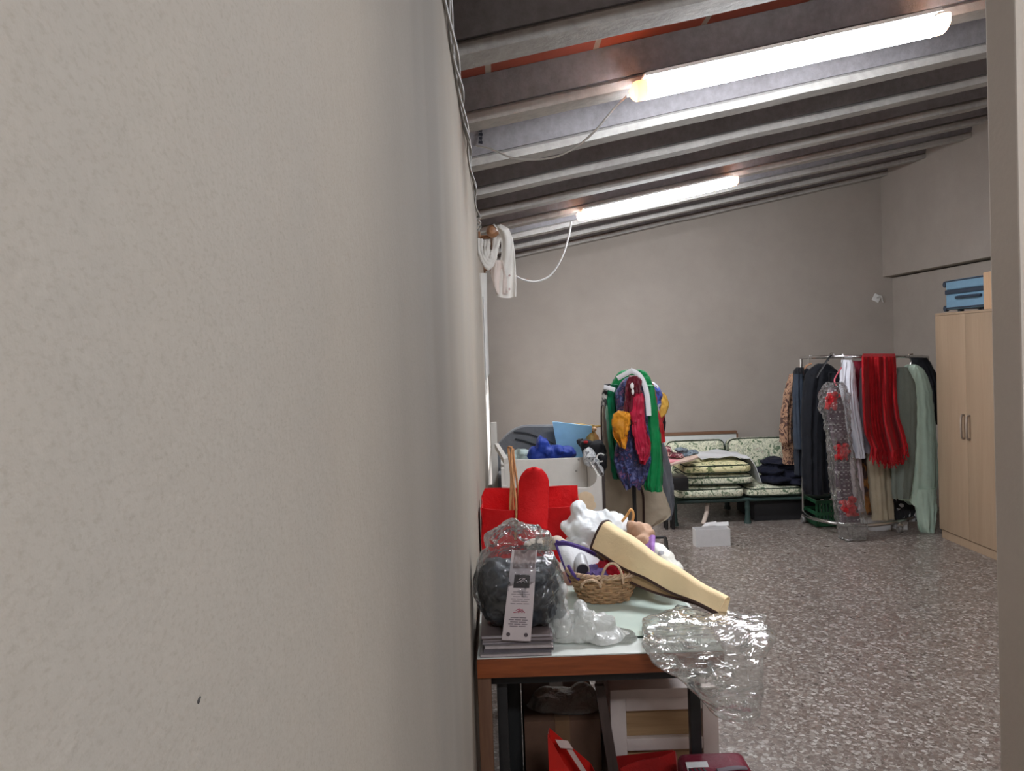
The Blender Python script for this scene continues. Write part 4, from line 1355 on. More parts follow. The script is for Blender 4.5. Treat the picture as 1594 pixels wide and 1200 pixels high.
part_garment('sleeve', gj, [(600, 1006, 1018), (630, 1004, 1022), (660, 1004, 1026), (700, 1006, 1031), (745, 1001, 1032), (758, 1003, 1030), (763, 1005, 1028)], 4.98, .06, M_green, seed=7, nf=4, amp=.018)
def stripe(pts, w, Y, parent, mat, name='white_stripe', dY=0):
    bm = nb()
    P = catmull([A(px, py, Y + d) for px, py, d in pts], 8)
    def fn(u, v):
        f = u * (len(P) - 1); i = min(int(f), len(P) - 2); p = P[i].lerp(P[i + 1], f - i)
        d = (P[i + 1] - P[i]).normalized(); s = d.cross(V((0, 1, 0))).normalized()
        return p + s * (v - .5) * w + V((0, -.006 * math.sin(PI * v), 0))
    sheet(bm, fn, 30, 5, .004)
    return obj(name, bm, mat, parent)
stripe([(961, 589, .02), (972, 583, 0), (983, 577, -.02), (984, 577, -.02), (995, 584, -.02), (1003, 598, -.03), (1008, 620, -.04), (1010, 647, -.05)], .030, 4.9, gj, M_greenw)
stripe([(940, 602, -.03), (948, 604, -.04), (957, 607, -.04)], .026, 4.98, gj, M_greenw)
scarf = garment('dark_red_scarf', 'dark red scarf tied at the front of the rail over the floral dress', 'scarf',
    [(585, 980, 991), (592, 976, 996), (605, 974, 998), (622, 973, 1000), (640, 972, 1000)], 4.83, .035, fabric('dark_red', (96, 24, 38), .45, .3), GR, nf=4, amp=.014, seed=8, crump=.012)
part_garment('tail', scarf, [(612, 986, 1000), (640, 982, 1002), (668, 985, 1006), (695, 990, 1010), (707, 994, 1008), (716, 996, 1003)], 4.80, .022, fabric('crimson', (170, 28, 58), .45, .25), seed=9, nf=4, amp=.014, crump=.012)
bm = nb(); ball(bm, A(984, 601, 4.775), 1, 2, (.012, .008, .022)); ball(bm, A(985, 610, 4.77), 1, 2, (.009, .008, .02)); obj('white_clip', bm, M_white, scarf)
garment('orange_scarf', 'orange yellow scarf hanging in a loop on the left of the floral dress', 'scarf',
    [(640, 963, 976), (645, 957, 980), (654, 955, 981), (668, 954, 979), (680, 957, 977), (690, 963, 976), (696, 967, 973)], 4.82, .03, fabric('orange_yellow', (208, 138, 34), .55, .22), GR, nf=3, amp=.018, seed=11, crump=.012)
garment('crimson_scarf', 'crimson scarf hanging low on the right of the floral dress', 'scarf',
    [(668, 986, 1000), (680, 988, 1010), (692, 992, 1013), (705, 994, 1011), (722, 996, 1004)], 4.83, .03, fabric('crimson2', (164, 20, 48), .5, .2), GR, nf=3, amp=.012, seed=12)
garment('royal_blue_dress', 'plain dark blue dress showing on the left behind the green jacket', 'dress',
    [(590, 955, 985), (610, 950, 1000), (650, 945, 1005), (690, 948, 1008), (715, 950, 1005)], 5.25, .04, fabric('mid_blue', (26, 60, 132), .6, .2), GR, seed=13)
garment('red_jacket', 'red jacket with shoulder showing to the right behind the green jacket', 'jacket',
    [(592, 985, 1010), (600, 970, 1017), (620, 965, 1022), (645, 965, 1026), (665, 965, 1032), (690, 970, 1036)], 5.45, .05, fabric('flag_red', (188, 34, 40), .6, .18), GR, seed=14, slope=.1)
garment('striped_blue_shirt', 'blue and white shirt behind the red jacket on the garment rail', 'shirt',
    [(596, 990, 1018), (602, 975, 1025), (615, 975, 1031), (625, 975, 1028), (640, 980, 1026)], 5.65, .045, pattern('blue_white', [(0, (60, 66, 120)), (.42, (70, 96, 190)), (.55, (206, 208, 216)), (.65, (70, 70, 100))], 12, 'noise', .7, .4), GR, seed=15, slope=.1)
garment('yellow_shirt', 'mustard yellow shirt sleeve sticking out on the right of the garment rail', 'shirt',
    [(610, 1000, 1030), (616, 985, 1037), (630, 985, 1041), (643, 990, 1038), (649, 1000, 1032)], 5.8, .045, fabric('mustard', (212, 166, 74), .6, .15), GR, seed=16, slope=.1)
garment('black_red_vest', 'black and red vest near the far end of the garment rail', 'vest',
    [(620, 990, 1028), (650, 985, 1036), (668, 985, 1036), (690, 988, 1032), (710, 992, 1028)], 5.95, .045, pattern('black_red', [(0, (24, 22, 26)), (.45, (28, 24, 28)), (.52, (176, 28, 40)), (.70, (150, 24, 34))], 7, 'noise', .7, .2), GR, seed=17, slope=.1)
M_bag = fabric('beige_cover', (184, 170, 150), .8, .06)
gb = garment('beige_garment_cover', 'long beige garment cover with dark edging at the left on the garment rail', 'garment cover',
    [(600, 965, 985), (615, 943, 1000), (640, 938, 1010), (700, 938, 1020), (755, 940, 1030), (790, 942, 1042), (806, 944, 1042), (820, 950, 1020)], 5.35, .035, M_bag, GR, nf=3, amp=.010, seed=18)
bm = nb()
tube_px(bm, [(939, 616, 5.28), (936, 640, 5.28), (937, 690, 5.28), (941, 750, 5.27)], .006, 6, 5)
tube_px(bm, [(996, 756, 5.26), (1001, 772, 5.26), (1002, 800, 5.26), (1002, 818, 5.27)], .009, 6, 5)
obj('dark_edging', bm, M_pipe, gb)
garment('leopard_scarf', 'black and white patterned scarf at the left shoulder of the garment rail', 'scarf',
    [(598, 941, 950), (615, 937, 947), (632, 937, 943)], 5.02, .02, pattern('mono', [(0, (40, 38, 40)), (.5, (190, 186, 180))], 30), GR, seed=19)
garment('grey_trousers', 'grey trousers hanging low behind the beige garment cover', 'trousers',
    [(690, 1008, 1034), (730, 1012, 1044), (760, 1016, 1048), (790, 1020, 1048), (808, 1024, 1044)], 5.75, .04, fabric('mid_grey', (102, 104, 110), .8, .1), GR, seed=20, slope=.1)

# ================================================================== low bench with floral cushions
SY0, SY1 = 6.95, 7.62
sx0 = A(1046, 800, SY0).x; sx1 = A(1170, 800, SY0).x; sx2 = sx1 + (sx1 - sx0) + .0
SEAT = A(1105, 777, SY0).z
M_gm = plain('green_metal', (44, 64, 60), .45, .15)
bench = thing('green_bench', ((sx0 + sx2) / 2, (SY0 + SY1) / 2, 0), 'low dark green painted bench with floral cushions against the back wall', 'bench')
bm = nb()
for y in (SY0 + .02, SY1 - .02):
    tube(bm, [V((sx0, y, SEAT - .02)), V((sx2, y, SEAT - .02))], .018, 10)
for x in (sx0 + .0, sx1, sx2):
    tube(bm, [V((x, SY0 + .02, SEAT - .02)), V((x, SY1 - .02, SEAT - .02))], .016, 10)
obj('seat_frame', bm, M_gm, bench)
bm = nb(); box(bm, sx0 + .02, sx2 - .02, SY0 + .05, SY1 - .04, SEAT - .02, SEAT - .004); obj('seat_board', bm, M_gm, bench)
for x in (sx0 + .03, sx1 - .03, sx2 - .03):
    for y in (SY0 + .02, SY1 - .02):
        bm = nb()
        lathe(bm, V((x, y, 0)), [(0, 0), (.034, .0), (.030, .02), (.024, .04), (.026, .06), (.022, .07), (.022, SEAT * .55), (.026, SEAT * .6), (.022, SEAT * .65), (.024, SEAT * .9), (.03, SEAT * .94), (.022, SEAT - .02), (0, SEAT - .02)], 14)
        obj('leg', bm, M_gm, bench)
bm = nb()
for x in (sx0 + .03, sx1 - .03, sx2 - .03):
    tube(bm, [V((x, SY1, SEAT)), V((x, SY1 + .10, SEAT + .36))], .016, 8)
tube(bm, [V((sx0, SY1 + .10, SEAT + .36)), V((sx2, SY1 + .10, SEAT + .36))], .016, 8)
obj('back_frame', bm, M_gm, bench)
M_flor = pattern('floral_cushion', [(0, (74, 92, 74)), (.40, (104, 122, 94)), (.46, (216, 216, 190)), (.54, (224, 222, 200)), (.58, (130, 142, 112)), (.64, (222, 220, 200)), (.70, (160, 130, 116))], 17, 'noise', .8, 1.2, 3, 'LINEAR')
M_flory = pattern('floral_cushion_yellow', [(0, (86, 102, 66)), (.40, (116, 128, 82)), (.46, (224, 216, 166)), (.58, (228, 220, 174)), (.66, (170, 166, 112)), (.8, (216, 208, 164))], 15, 'noise', .8, 1.2, 3, 'LINEAR')
M_dgreen = fabric('dark_green_piping', (40, 52, 40), .7)
def cushion(x0, x1, y0, y1, z0, z1, label, mat, rot=None, group='floral cushions on the green bench'):
    c = V(((x0 + x1) / 2, (y0 + y1) / 2, z0))
    t = thing('floral_cushion', c, label, 'cushion', group)
    hx, hy, h = (x1 - x0) / 2, (y1 - y0) / 2, (z1 - z0)
    Rm = rot or Matrix.Identity(3)
    bm = nb()
    rr = []
    def se(k, zz, n_=56):
        rg = []
        for i in range(n_):
            a = 2 * PI * i / n_
            ex = .22
            x = math.copysign(abs(math.cos(a)) ** ex, math.cos(a)) * (hx - k); y = math.copysign(abs(math.sin(a)) ** ex, math.sin(a)) * (hy - k)
            rg.append(c + Rm @ V((x, y, zz)))
        return rg
    for k, zz in ((hy * .8, .004), (.12, .003), (.04, .0), (.012, .012), (0, h * .25), (-.004, h * .5), (0, h * .75), (.012, h - .012), (.04, h), (.12, h + .010), (hy * .8, h + .016)):
        rr.append(se(k, zz))
    rings_loft(bm, rr)
    crumple(bm, .006, 8, 0, 1, int(x0 * 100) + int(z0 * 100))
    obj('cushion_body', bm, mat, t)
    bm = nb()
    for zz in (.012, h - .012):
        rg = se(.006, zz); tube(bm, rg + [rg[0]], .006, 6, 1, caps=False)
    obj('piping', bm, M_dgreen, t)
    return t
ch = .115
def zx(px, py, Y): return A(px, py, Y)
z1_ = SEAT + .004
cw0, cw1 = A(1053, 766, SY0).x, A(1159, 766, SY0).x
cushion(cw0, cw1, SY0 - .02, SY1 - .10, z1_, z1_ + .10, 'floral seat cushion at the bottom of the stack on the left half of the bench', M_flor)
cw0b, cw1b = A(1067, 747, SY0).x, A(1174, 747, SY0).x
z2_ = z1_ + .118
cushion(cw0b, cw1b, SY0 - .01, SY1 - .12, z2_, z2_ + .085, 'floral cushion in the middle of the stack on the bench', M_flor)
cw0c, cw1c = A(1066, 730, SY0).x, A(1171, 730, SY0).x
z3_ = z2_ + .103
cushion(cw0c, cw1c, SY0 - .01, SY1 - .13, z3_, z3_ + .088, 'yellowish floral cushion on top of the stack on the bench', M_flory)
cushion(A(1163, 762, SY0).x, A(1163, 762, SY0).x + .52, SY0 - .01, SY1 - .12, z1_, z1_ + .085, 'floral seat cushion alone on the right half of the bench', M_flor)
tilt = Matrix.Rotation(math.radians(100), 3, 'X')
for l, r, tp, lab in ((1036, 1128, 688, 'floral back cushion leaning behind the cushion stack'), (1131, 1232, 684, 'floral back cushion leaning on the right half of the bench, beside the hung coats')):
    a_, b_ = A(l, tp, SY1 - .02), A(r, tp, SY1 - .02)
    hgt = a_.z - (SEAT + .02)
    zc = SEAT + .02 + hgt / 2
    t = cushion(a_.x, b_.x, SY1 - .06 - hgt / 2, SY1 - .06 + hgt / 2, zc - .05, zc + .05, lab, M_flor, None)
    t.rotation_euler = (math.radians(82), 0, 0)
    t.location = V(((a_.x + b_.x) / 2, SY1 + .035, zc))
# white sheet over the stack
zt3 = z3_ + .112
M_sheet = fabric('white_sheet', (214, 214, 214), .8, .04)
bm = nb()
shx0, shx1 = A(1088, 712, SY0 + .2).x, cw1c
def shf(u, v):
    x = shx0 + (shx1 + .14 - shx0) * u
    over = max(0, x - shx1 - .012)
    z = zt3 + .008 + .03 * math.sin(PI * min(1, u * 1.25)) * (.6 + .4 * v) - over * 1.75
    z += .007 * math.sin(u * 16 + v * 7)
    return V((min(x, shx1 + .03 + over * .6), SY0 + .10 + v * .38 + .02 * math.sin(u * 5), z))
sheet(bm, shf, 44, 24, .006)
tag(obj('white_sheet', bm, M_sheet), 'white sheet draped over the topmost floral cushion and down its right side', 'sheet')
# navy folded clothes
heap('navy_clothes', 'folded navy blue clothes piled on the right half of the bench', 'clothes', [(1203, 718, .12, .11, .035), (1228, 722, .12, .12, .04), (1200, 731, .08, .12, .04), (1230, 735, .1, .14, .045), (1206, 745, .04, .13, .04), (1234, 750, .06, .13, .05), (1218, 758, .04, .16, .04), (1240, 762, .02, .10, .05)], .17, SY0 + .12, fabric('navy_cloth', (20, 22, 38), .85, .2), z1_ + .10, 7, voxel=.011, a1=.02, s1=6, a2=.012, s2=9)
# pink clothes on beige board, left end
M_pk = fabric('pink_cloth', (216, 146, 152), .7, .12)
pY = SY0 - .12
bx = thing('black_stool', (A(1048, 760, pY + .1).x, pY + .12, 0), 'black stool under the heap of pink clothes at the left of the bench', 'stool')
sA, sB = A(1030, 738, pY), A(1064, 738, pY)
bm = nb(); box(bm, sA.x, sA.x + .20, pY - .16, pY + .09, sA.z - .12, sA.z - .01, .01); obj('seat', bm, M_blackp, bx)
for x in (sA.x + .03, sA.x + .09):
    for y in (pY - .0, pY + .07):
        bm = nb(); cyl(bm, V((x, y, 0)), V((x, y, sA.z - .12)), .014, 10); obj('leg', bm, M_black, bx)
bm = nb()
def bbf(u, v):
    l = A(1026, 732, pY - .02); r = A(1087, 708, pY - .02)
    p = l.lerp(r, u); p.z += .012 * math.sin(u * 5) - .012
    return V((p.x, p.y + v * .36 * (1 - .6 * u ** 2), p.z + .012 * math.sin(v * 4)))
sheet(bm, bbf, 30, 14, .014)
tag(obj('beige_cloth', bm, fabric('beige_pink', (190, 166, 152))), 'stiff beige cloth spread over the black stool beneath the pink clothes', 'cloth')
heap('pink_garment', 'pink garment folded on the beige cloth left of the cushions', 'clothes', [(1042, 717, 0, .06, .022), (1054, 716, 0, .07, .02)], .11, pY + .12, M_pk, None, 3, voxel=.010, a1=.008, a2=.008)
heap('dark_red_garment', 'dark red and white patterned garment lying on the pink one', 'clothes', [(1046, 708, 0, .06, .02), (1056, 709, 0, .05, .018), (1040, 700, 0, .035, .03)], .10, pY + .14, pattern('red_white_pat', [(0, (96, 24, 40)), (.5, (110, 28, 44)), (.56, (206, 180, 172)), (.66, (90, 22, 40))], 26), None, 5, voxel=.010, a1=.008, a2=.008)
heap('grey_blue_garment', 'grey blue patterned garment behind the pink clothes', 'clothes', [(1066, 707, 0, .08, .025), (1078, 704, 0, .05, .02), (1060, 700, 0, .06, .018)], .09, pY + .22, pattern('greyblue', [(0, (92, 104, 116)), (.45, (128, 142, 150)), (.58, (60, 66, 78)), (.7, (150, 156, 160))], 22), None, 8, voxel=.010, a1=.008, a2=.008)
# headboard-like white panel leaning on the wall
hy = YB - .10
l, r = A(1030, 677, hy), A(1146, 670, hy)
pn = thing('white_headboard', ((l.x + r.x) / 2, hy, 0), 'white board with a brown top edge leaning on the back wall behind the bench', 'board')
bm = nb(); box(bm, l.x, r.x, hy, hy + .025, .0, r.z - .03, .002); obj('white_face', bm, plain('panel_white', (210, 212, 208), .5, .03), pn)
bm = nb(); box(bm, l.x - .01, r.x + .005, hy - .012, hy + .03, r.z - .0295, r.z, .003); box(bm, r.x + .0005, r.x + .016, hy - .006, hy + .028, 0, r.z - .03); obj('brown_edge', bm, wood('panel_edge', (110, 78, 58), (140, 104, 80), 'X', 4), pn)
# stick under the bench, chest under right half
bm = nb(); a_, b_ = A(1101, 780, SY0 + .1), A(1094, 812, SY0 - .01); b_.z = .012; a_.z = SEAT - .055
tube(bm, [a_, a_.lerp(b_, .5) + V((.01, 0, 0)), b_], .020, 8, 4, flat=.6)
tag(obj('pale_stick', bm, plain('pale_wood', (190, 172, 158), .6)), 'pale wooden stick leaning under the left half of the bench', 'stick')
bm = nb(); box(bm, sx1 + .05, sx2 - .06, SY0 + .08, SY1 - .06, .0, SEAT - .045, .01)
tag(obj('black_chest', bm, plain('chest_black', (26, 25, 28), .7)), 'black flat chest pushed under the right half of the bench', 'chest')
# white box on the floor
wb0, wb1 = on_z(1083, 851, 0), on_z(1138, 850, 0)
yb0 = (wb0.y + wb1.y) / 2
hb = A(1110, 824, yb0).z
wbx = thing('white_box', ((wb0.x + wb1.x) / 2, yb0 + .1, 0), 'open white cardboard box on the terrazzo floor in front of the bench', 'box')
M_card = plain('white_card', (206, 204, 204), .55, .03)
bm = nb()
for q in ((wb0.x, wb1.x, yb0, yb0 + .004, 0.003, hb), (wb0.x, wb1.x, yb0 + .10, yb0 + .104, 0.003, hb), (wb0.x, wb0.x + .004, yb0 + .004, yb0 + .10, 0.003, hb), (wb1.x - .004, wb1.x, yb0 + .004, yb0 + .10, 0.003, hb), (wb0.x, wb1.x, yb0, yb0 + .104, 0, .003)):
    box(bm, *q)
obj('box_body', bm, M_card, wbx, smooth=False)
for k, (x0, x1) in enumerate(((wb0.x + .08, wb1.x - .08), (wb0.x + .13, wb1.x + .02))):
    bm = nb(); prism(bm, [V((x0, yb0 + .105, hb)), V((x1, yb0 + .105, hb)), V((x1 + .03, yb0 + .22, hb + .012 - .006 * k)), V((x0 + .05, yb0 + .19, hb + .008))], V((0, .0, .003)))
    obj('flap', bm, M_card, wbx, smooth=False)

# ================================================================== chrome clothes rack on the right
rodp = [(1247, 557, 6.9), (1262, 556, 6.72), (1300, 555, 6.47), (1345, 555, 6.36), (1392, 555, 6.40), (1425, 555, 6.56), (1444, 556, 6.75)]
basep = [(1250, 797, 6.9), (1263, 806, 6.70), (1300, 814, 6.46), (1345, 818, 6.35), (1390, 813, 6.40), (1424, 804, 6.58), (1442, 798, 6.75)]
rk = thing('chrome_clothes_rack', (A(1345, 800, 6.7).x, 6.7, 0), 'half round chrome clothes rack on casters beside the wardrobe, full of clothes', 'clothes rack')
bm = nb(); tube_px(bm, rodp, .014, 10, 8); obj('top_rail', bm, M_chrome, rk)
bm = nb(); tube_px(bm, basep, .016, 10, 8); obj('base_rail', bm, M_chrome, rk)
for i in (0, -1):
    t_, b_ = A(*rodp[i]), A(*basep[i])
    bm = nb(); tube(bm, [V((b_.x, b_.y, b_.z)), V((t_.x, t_.y, t_.z))], .012, 12); obj('post', bm, M_chrome, rk)
for p in (basep[0], (1400, 811, 6.43), basep[-1]):
    c = A(*p)
    bm = nb(); lathe(bm, c + V((-.014, 0, .034 - c.z)), [(0, 0), (.03, 0), (.034, .006), (.034, .022), (.03, .028), (0, .028)], 18, 'X'); obj('caster_wheel', bm, plain('caster_grey', (120, 118, 116), .4), rk)
    bm = nb(); cyl(bm, V((c.x, c.y, c.z)), V((c.x, c.y, .05)), .012, 10); box(bm, c.x - .022, c.x + .022, c.y - .012, c.y + .012, .045, .078, .004); obj('caster_fork', bm, M_chrome, rk)
G2 = 'clothes on the chrome rack'
def hang(py_top, *rows): return [(py_top,) + rows[0]] + list(rows[1:])
M_leo = pattern('brown_print', [(0, (44, 28, 24)), (.40, (70, 42, 34)), (.48, (140, 104, 80)), (.58, (164, 130, 104)), (.64, (84, 48, 36)), (.75, (62, 36, 30))], 19, 'noise', .8, 1.5, 2, 'LINEAR')
leo = garment('brown_print_coat', 'brown and tan print coat hanging at the far left end of the chrome rack', 'coat',
    [(576, 1238, 1250), (586, 1230, 1254), (610, 1224, 1256), (650, 1219, 1256), (690, 1217, 1254), (712, 1219, 1250), (722, 1220, 1244)], 7.02, .05, M_leo, G2, nf=4, amp=.012, seed=21)
part_garment('sleeve', leo, [(582, 1229, 1243), (610, 1221, 1238), (650, 1216, 1234), (688, 1214, 1233)], 6.94, .045, M_leo, seed=22, nf=3)
slate = garment('slate_coat', 'dark slate grey coat second from the left on the chrome rack', 'coat',
    [(574, 1240, 1256), (582, 1236, 1262), (610, 1235, 1262), (660, 1236, 1261), (700, 1237, 1260), (738, 1238, 1258)], 6.86, .07, fabric('slate', (34, 39, 49), .8, .15), G2, nf=4, amp=.012, seed=23)
part_garment('sleeve', slate, [(582, 1236, 1250), (620, 1234, 1252), (660, 1235, 1253), (698, 1238, 1254)], 6.76, .045, fabric('slate_light', (46, 54, 66), .8, .15), seed=24, nf=3)
part_garment('collar', slate, [(572, 1240, 1250), (578, 1237, 1254), (588, 1238, 1253)], 6.76, .03, fabric('black_collar', (26, 26, 30)), seed=25, crump=.004)
M_navy = fabric('navy_coat', (13, 15, 22), .8, .2)
navy = garment('navy_coat', 'long navy blue coat hanging between the slate coat and the wrapped dress', 'coat',
    [(566, 1274, 1288), (574, 1262, 1298), (586, 1254, 1306), (610, 1250, 1305), (660, 1248, 1298), (715, 1249, 1297), (755, 1250, 1297), (768, 1252, 1296)], 6.60, .07, M_navy, G2, nf=5, amp=.018, seed=26)
part_garment('sleeve', navy, [(580, 1290, 1305), (600, 1290, 1312), (630, 1286, 1308), (660, 1282, 1302)], 6.52, .05, M_navy, seed=27, nf=3)
hg = thing('black_hanger', A(1290, 556, 6.5), 'black plastic hanger sloping up from the navy coat to the rail', 'hanger')
bm = nb(); tube_px(bm, [(1271, 588, 6.46), (1280, 573, 6.46), (1288, 560, 6.46), (1294, 553, 6.47)], .014, 8, 4, flat=.6); obj('arm', bm, M_blackp, hg)
bm = nb(); tube_px(bm, [(1290, 562, 6.47), (1292, 551, 6.49), (1297, 550, 6.51), (1299, 556, 6.50)], .004, 6, 4); obj('hook', bm, M_chrome, hg)
hg = thing('wooden_hanger', A(1257, 572, 6.75), 'wooden hanger at the slate coat near the left post of the rack', 'hanger')
bm = nb(); tube_px(bm, [(1250, 578, 6.74), (1256, 569, 6.74), (1264, 566, 6.72)], .012, 8, 4, flat=.6); obj('arm', bm, M_rodw, hg)
bm = nb(); tube_px(bm, [(1258, 568, 6.73), (1259, 556, 6.73), (1263, 553, 6.72), (1264, 559, 6.72)], .004, 6, 4); obj('hook', bm, M_chrome, hg)
hg = thing('pink_hanger', A(1303, 590, 6.35), 'thin pink hanger of the plastic wrapped dress', 'hanger')
bm = nb(); tube_px(bm, [(1302, 600, 6.33), (1299, 592, 6.34), (1303, 583, 6.36), (1310, 572, 6.40)], .006, 6, 4); obj('arm', bm, plain('pink_plastic', (206, 90, 104), .4), hg)
bm = nb(); tube_px(bm, [(1309, 573, 6.40), (1313, 556, 6.42), (1311, 551, 6.43), (1307, 554, 6.43)], .0045, 6, 4); obj('hook', bm, M_chrome, hg)
# plastic wrapped dress
M_chk = None
n = N('check_cloth'); co = n.coord()
wv = n.n('ShaderNodeTexChecker', {'Vector': co, 'Scale': 55.0, 'Color1': lin((190, 180, 184)), 'Color2': lin((70, 50, 62))}).outputs['Color']
st = n.ramp(n.noise(n.coord((2, 2, 30)), 1.6, 2), [(.40, (0, 0, 0, 1)), (.5, (1, 1, 1, 1))])
M_chk = n.done(n.pbr(n.mix(st, wv, lin((92, 70, 84))), .8))
wd = thing('wrapped_dress', A(1312, 800, 6.28), 'checked dress with red flowers in clear plastic, hanging in front of the navy coat', 'dress')
wd['group'] = G2
obj('dress_cloth', garment_bm([(604, 1292, 1306), (630, 1286, 1312), (660, 1290, 1316), (700, 1298, 1322), (740, 1300, 1324), (772, 1303, 1328), (800, 1306, 1336), (812, 1308, 1338)], 6.27, .03, nf=4, amp=.008, seed=28), M_chk, wd)
M_rf = fabric('red_flower', (196, 36, 44), .6, .2)
for px, py, sx, sz in ((1297, 624, .062, .07), (1311, 702, .060, .075), (1321, 788, .078, .08)):
    bm = nb()
    rq = random.Random(int(px))
    for k in range(16):
        ball(bm, A(px, py, 6.225) + V((sx * rq.uniform(-.8, .8), rq.uniform(-.01, .012), sz * rq.uniform(-.85, .85))), 1, 2, (sx * rq.uniform(.2, .42), .016, sz * rq.uniform(.2, .42)))
    ball(bm, A(px, py, 6.225), 1, 2, (sx * .6, .012, sz * .7))
    bm = remesh(bm, .008, 1); crumple(bm, .008, 24, .010, 40, int(px))
    obj('red_flower', bm, M_rf, wd)
M_wrap2 = clear_plastic('dress_plastic', .07, (240, 240, 240), 14, .8, .10, .6, .03, 1.5)
obj('plastic_cover', garment_bm([(596, 1290, 1310), (608, 1280, 1316), (626, 1274, 1322), (660, 1284, 1322), (700, 1290, 1326), (750, 1293, 1334), (790, 1299, 1344), (825, 1305, 1345), (838, 1307, 1344)], 6.27, .075, nf=6, amp=.022, seed=29, crump=.022, n=110, steps=12), M_wrap2, wd)
# white shirt and neighbours
ws = garment('white_shirt', 'white shirt hanging edge on beside the wrapped dress', 'shirt',
    [(560, 1312, 1324), (570, 1311, 1329), (600, 1308, 1331), (640, 1310, 1336), (675, 1316, 1341), (700, 1322, 1344), (712, 1326, 1344)], 6.42, .06, fabric('shirt_white', (214, 214, 222), .75, .05), G2, nf=4, amp=.018, seed=30)
garment('pale_pink_slip', 'pale pinkish slip hanging low under the white shirt', 'slip',
    [(690, 1318, 1338), (730, 1322, 1342), (765, 1326, 1344), (795, 1326, 1345)], 6.5, .04, fabric('pale_pink', (178, 164, 168), .7, .1), G2, nf=4, amp=.014, seed=31)
garment('burgundy_dress', 'burgundy dress behind the white shirt and the red shawl', 'dress',
    [(562, 1328, 1344), (580, 1328, 1346), (612, 1330, 1346), (660, 1332, 1352)], 6.56, .04, fabric('burgundy', (112, 18, 38), .7, .2), G2, seed=32)
garment('grey_sheer_cover', 'grey sheer cover hanging left of the red shawl', 'garment cover',
    [(572, 1342, 1350), (590, 1339, 1352), (640, 1338, 1354), (690, 1340, 1356), (705, 1342, 1354)], 6.46, .05, fabric('sheer_grey', (136, 130, 138), .6, .15), G2, nf=4, amp=.012, seed=33)
garment('ochre_skirt', 'ochre and dark skirt hanging low behind the cream trousers', 'skirt',
    [(690, 1336, 1350), (720, 1338, 1352), (760, 1340, 1353), (800, 1342, 1354)], 6.62, .05, pattern('ochre', [(0, (50, 34, 26)), (.45, (150, 96, 40)), (.55, (60, 36, 30))], 10, 'noise', .8, .4, 2, 'LINEAR'), G2, seed=34)
garment('cream_trousers', 'cream trousers hanging below the red shawl', 'trousers',
    [(600, 1350, 1380), (660, 1349, 1382), (700, 1349, 1384), (750, 1352, 1389), (790, 1356, 1391), (808, 1358, 1391)], 6.50, .05, fabric('cream_cloth', (170, 158, 136), .8, .08), G2, nf=4, amp=.014, seed=35)
# red shawl with fringe
M_shawl = fabric('shawl_red', (150, 10, 20), .85, .15)
shY = 6.30
shawl = thing('red_shawl', A(1370, 715, shY), 'red fringed shawl thrown over the top rail of the chrome rack', 'shawl')
shawl['group'] = G2
bm = nb()
def shawlp(u, v):
    rows = [(551, 1343, 1393, .10), (556, 1342, 1394, .0), (580, 1342, 1395, -.01), (620, 1343, 1396, -.02), (650, 1344, 1400, -.03), (672, 1346, 1408, -.04), (690, 1356, 1412, -.05)]
    f = v * (len(rows) - 1); i = min(int(f), len(rows) - 2); t = f - i
    q = [rows[i][k] * (1 - t) + rows[i + 1][k] * t for k in range(4)]
    py = q[0] + (14 * math.sin(u * 2.6 + .4) * v ** 3)
    return A(q[1] + (q[2] - q[1]) * u, py, shY + q[3] + (.09 * noise.noise(V((u * 5.5, v * 1.1, 2.2))) + .05 * noise.noise(V((u * 13, v * 1.6, 7.7)))) * min(1, v * 2.5 + .15))
sheet(bm, shawlp, 90, 50, .008)
def shawlb(u, v):
    return A(1343 + 50 * u, 551 + 100 * v, shY + .10 + .05 * min(1, 4 * v) + .02 * math.sin(u * 19) * v)
sheet(bm, shawlb, 40, 20, .006)
obj('cloth', bm, M_shawl, shawl)
bm = nb()
for i in range(70):
    u = (i + .5) / 70
    p = shawlp(u, 1)
    L = R.uniform(.09, .14)
    tube(bm, [p + V((0, 0, .01)), p + V((R.uniform(-.01, .012), R.uniform(-.01, .01), -L * .5)), p + V((R.uniform(-.025, .03), R.uniform(-.015, .01), -L))], lambda t: .0065 - .003 * t, 5, 3)
obj('fringe', bm, M_shawl, shawl)
# mint robe
mY = 6.47
M_mint = fabric('mint', (190, 212, 196), .8, .06)
robe = garment('mint_robe', 'long mint green robe at the right end of the rack next to the wardrobe', 'robe',
    [(568, 1414, 1422), (574, 1404, 1434), (590, 1400, 1444), (620, 1402, 1451), (660, 1400, 1455), (700, 1398, 1458), (750, 1396, 1459), (770, 1398, 1457), (782, 1404, 1452)], mY, .06, M_mint, G2, nf=4, amp=.02, seed=36, hem=.03)
part_garment('front_panel', robe, [(572, 1397, 1412), (600, 1394, 1424), (650, 1393, 1426), (700, 1391, 1424), (750, 1389, 1420), (776, 1391, 1416)], mY - .09, .03, fabric('mint_grey', (112, 120, 112), .85, .06), seed=37, nf=3, amp=.008)
part_garment('sleeve', robe, [(760, 1424, 1456), (785, 1425, 1457), (805, 1428, 1456), (822, 1431, 1453), (832, 1436, 1450)], mY - .04, .05, M_mint, seed=38, nf=4, amp=.02)
bm = nb(); tube_px(bm, [(1415, 572, mY - .02), (1418, 562, mY - .02), (1414, 553, mY - .03), (1421, 551, mY - .03)], .005, 6, 4); obj('hanger_hook', bm, M_chrome, robe)
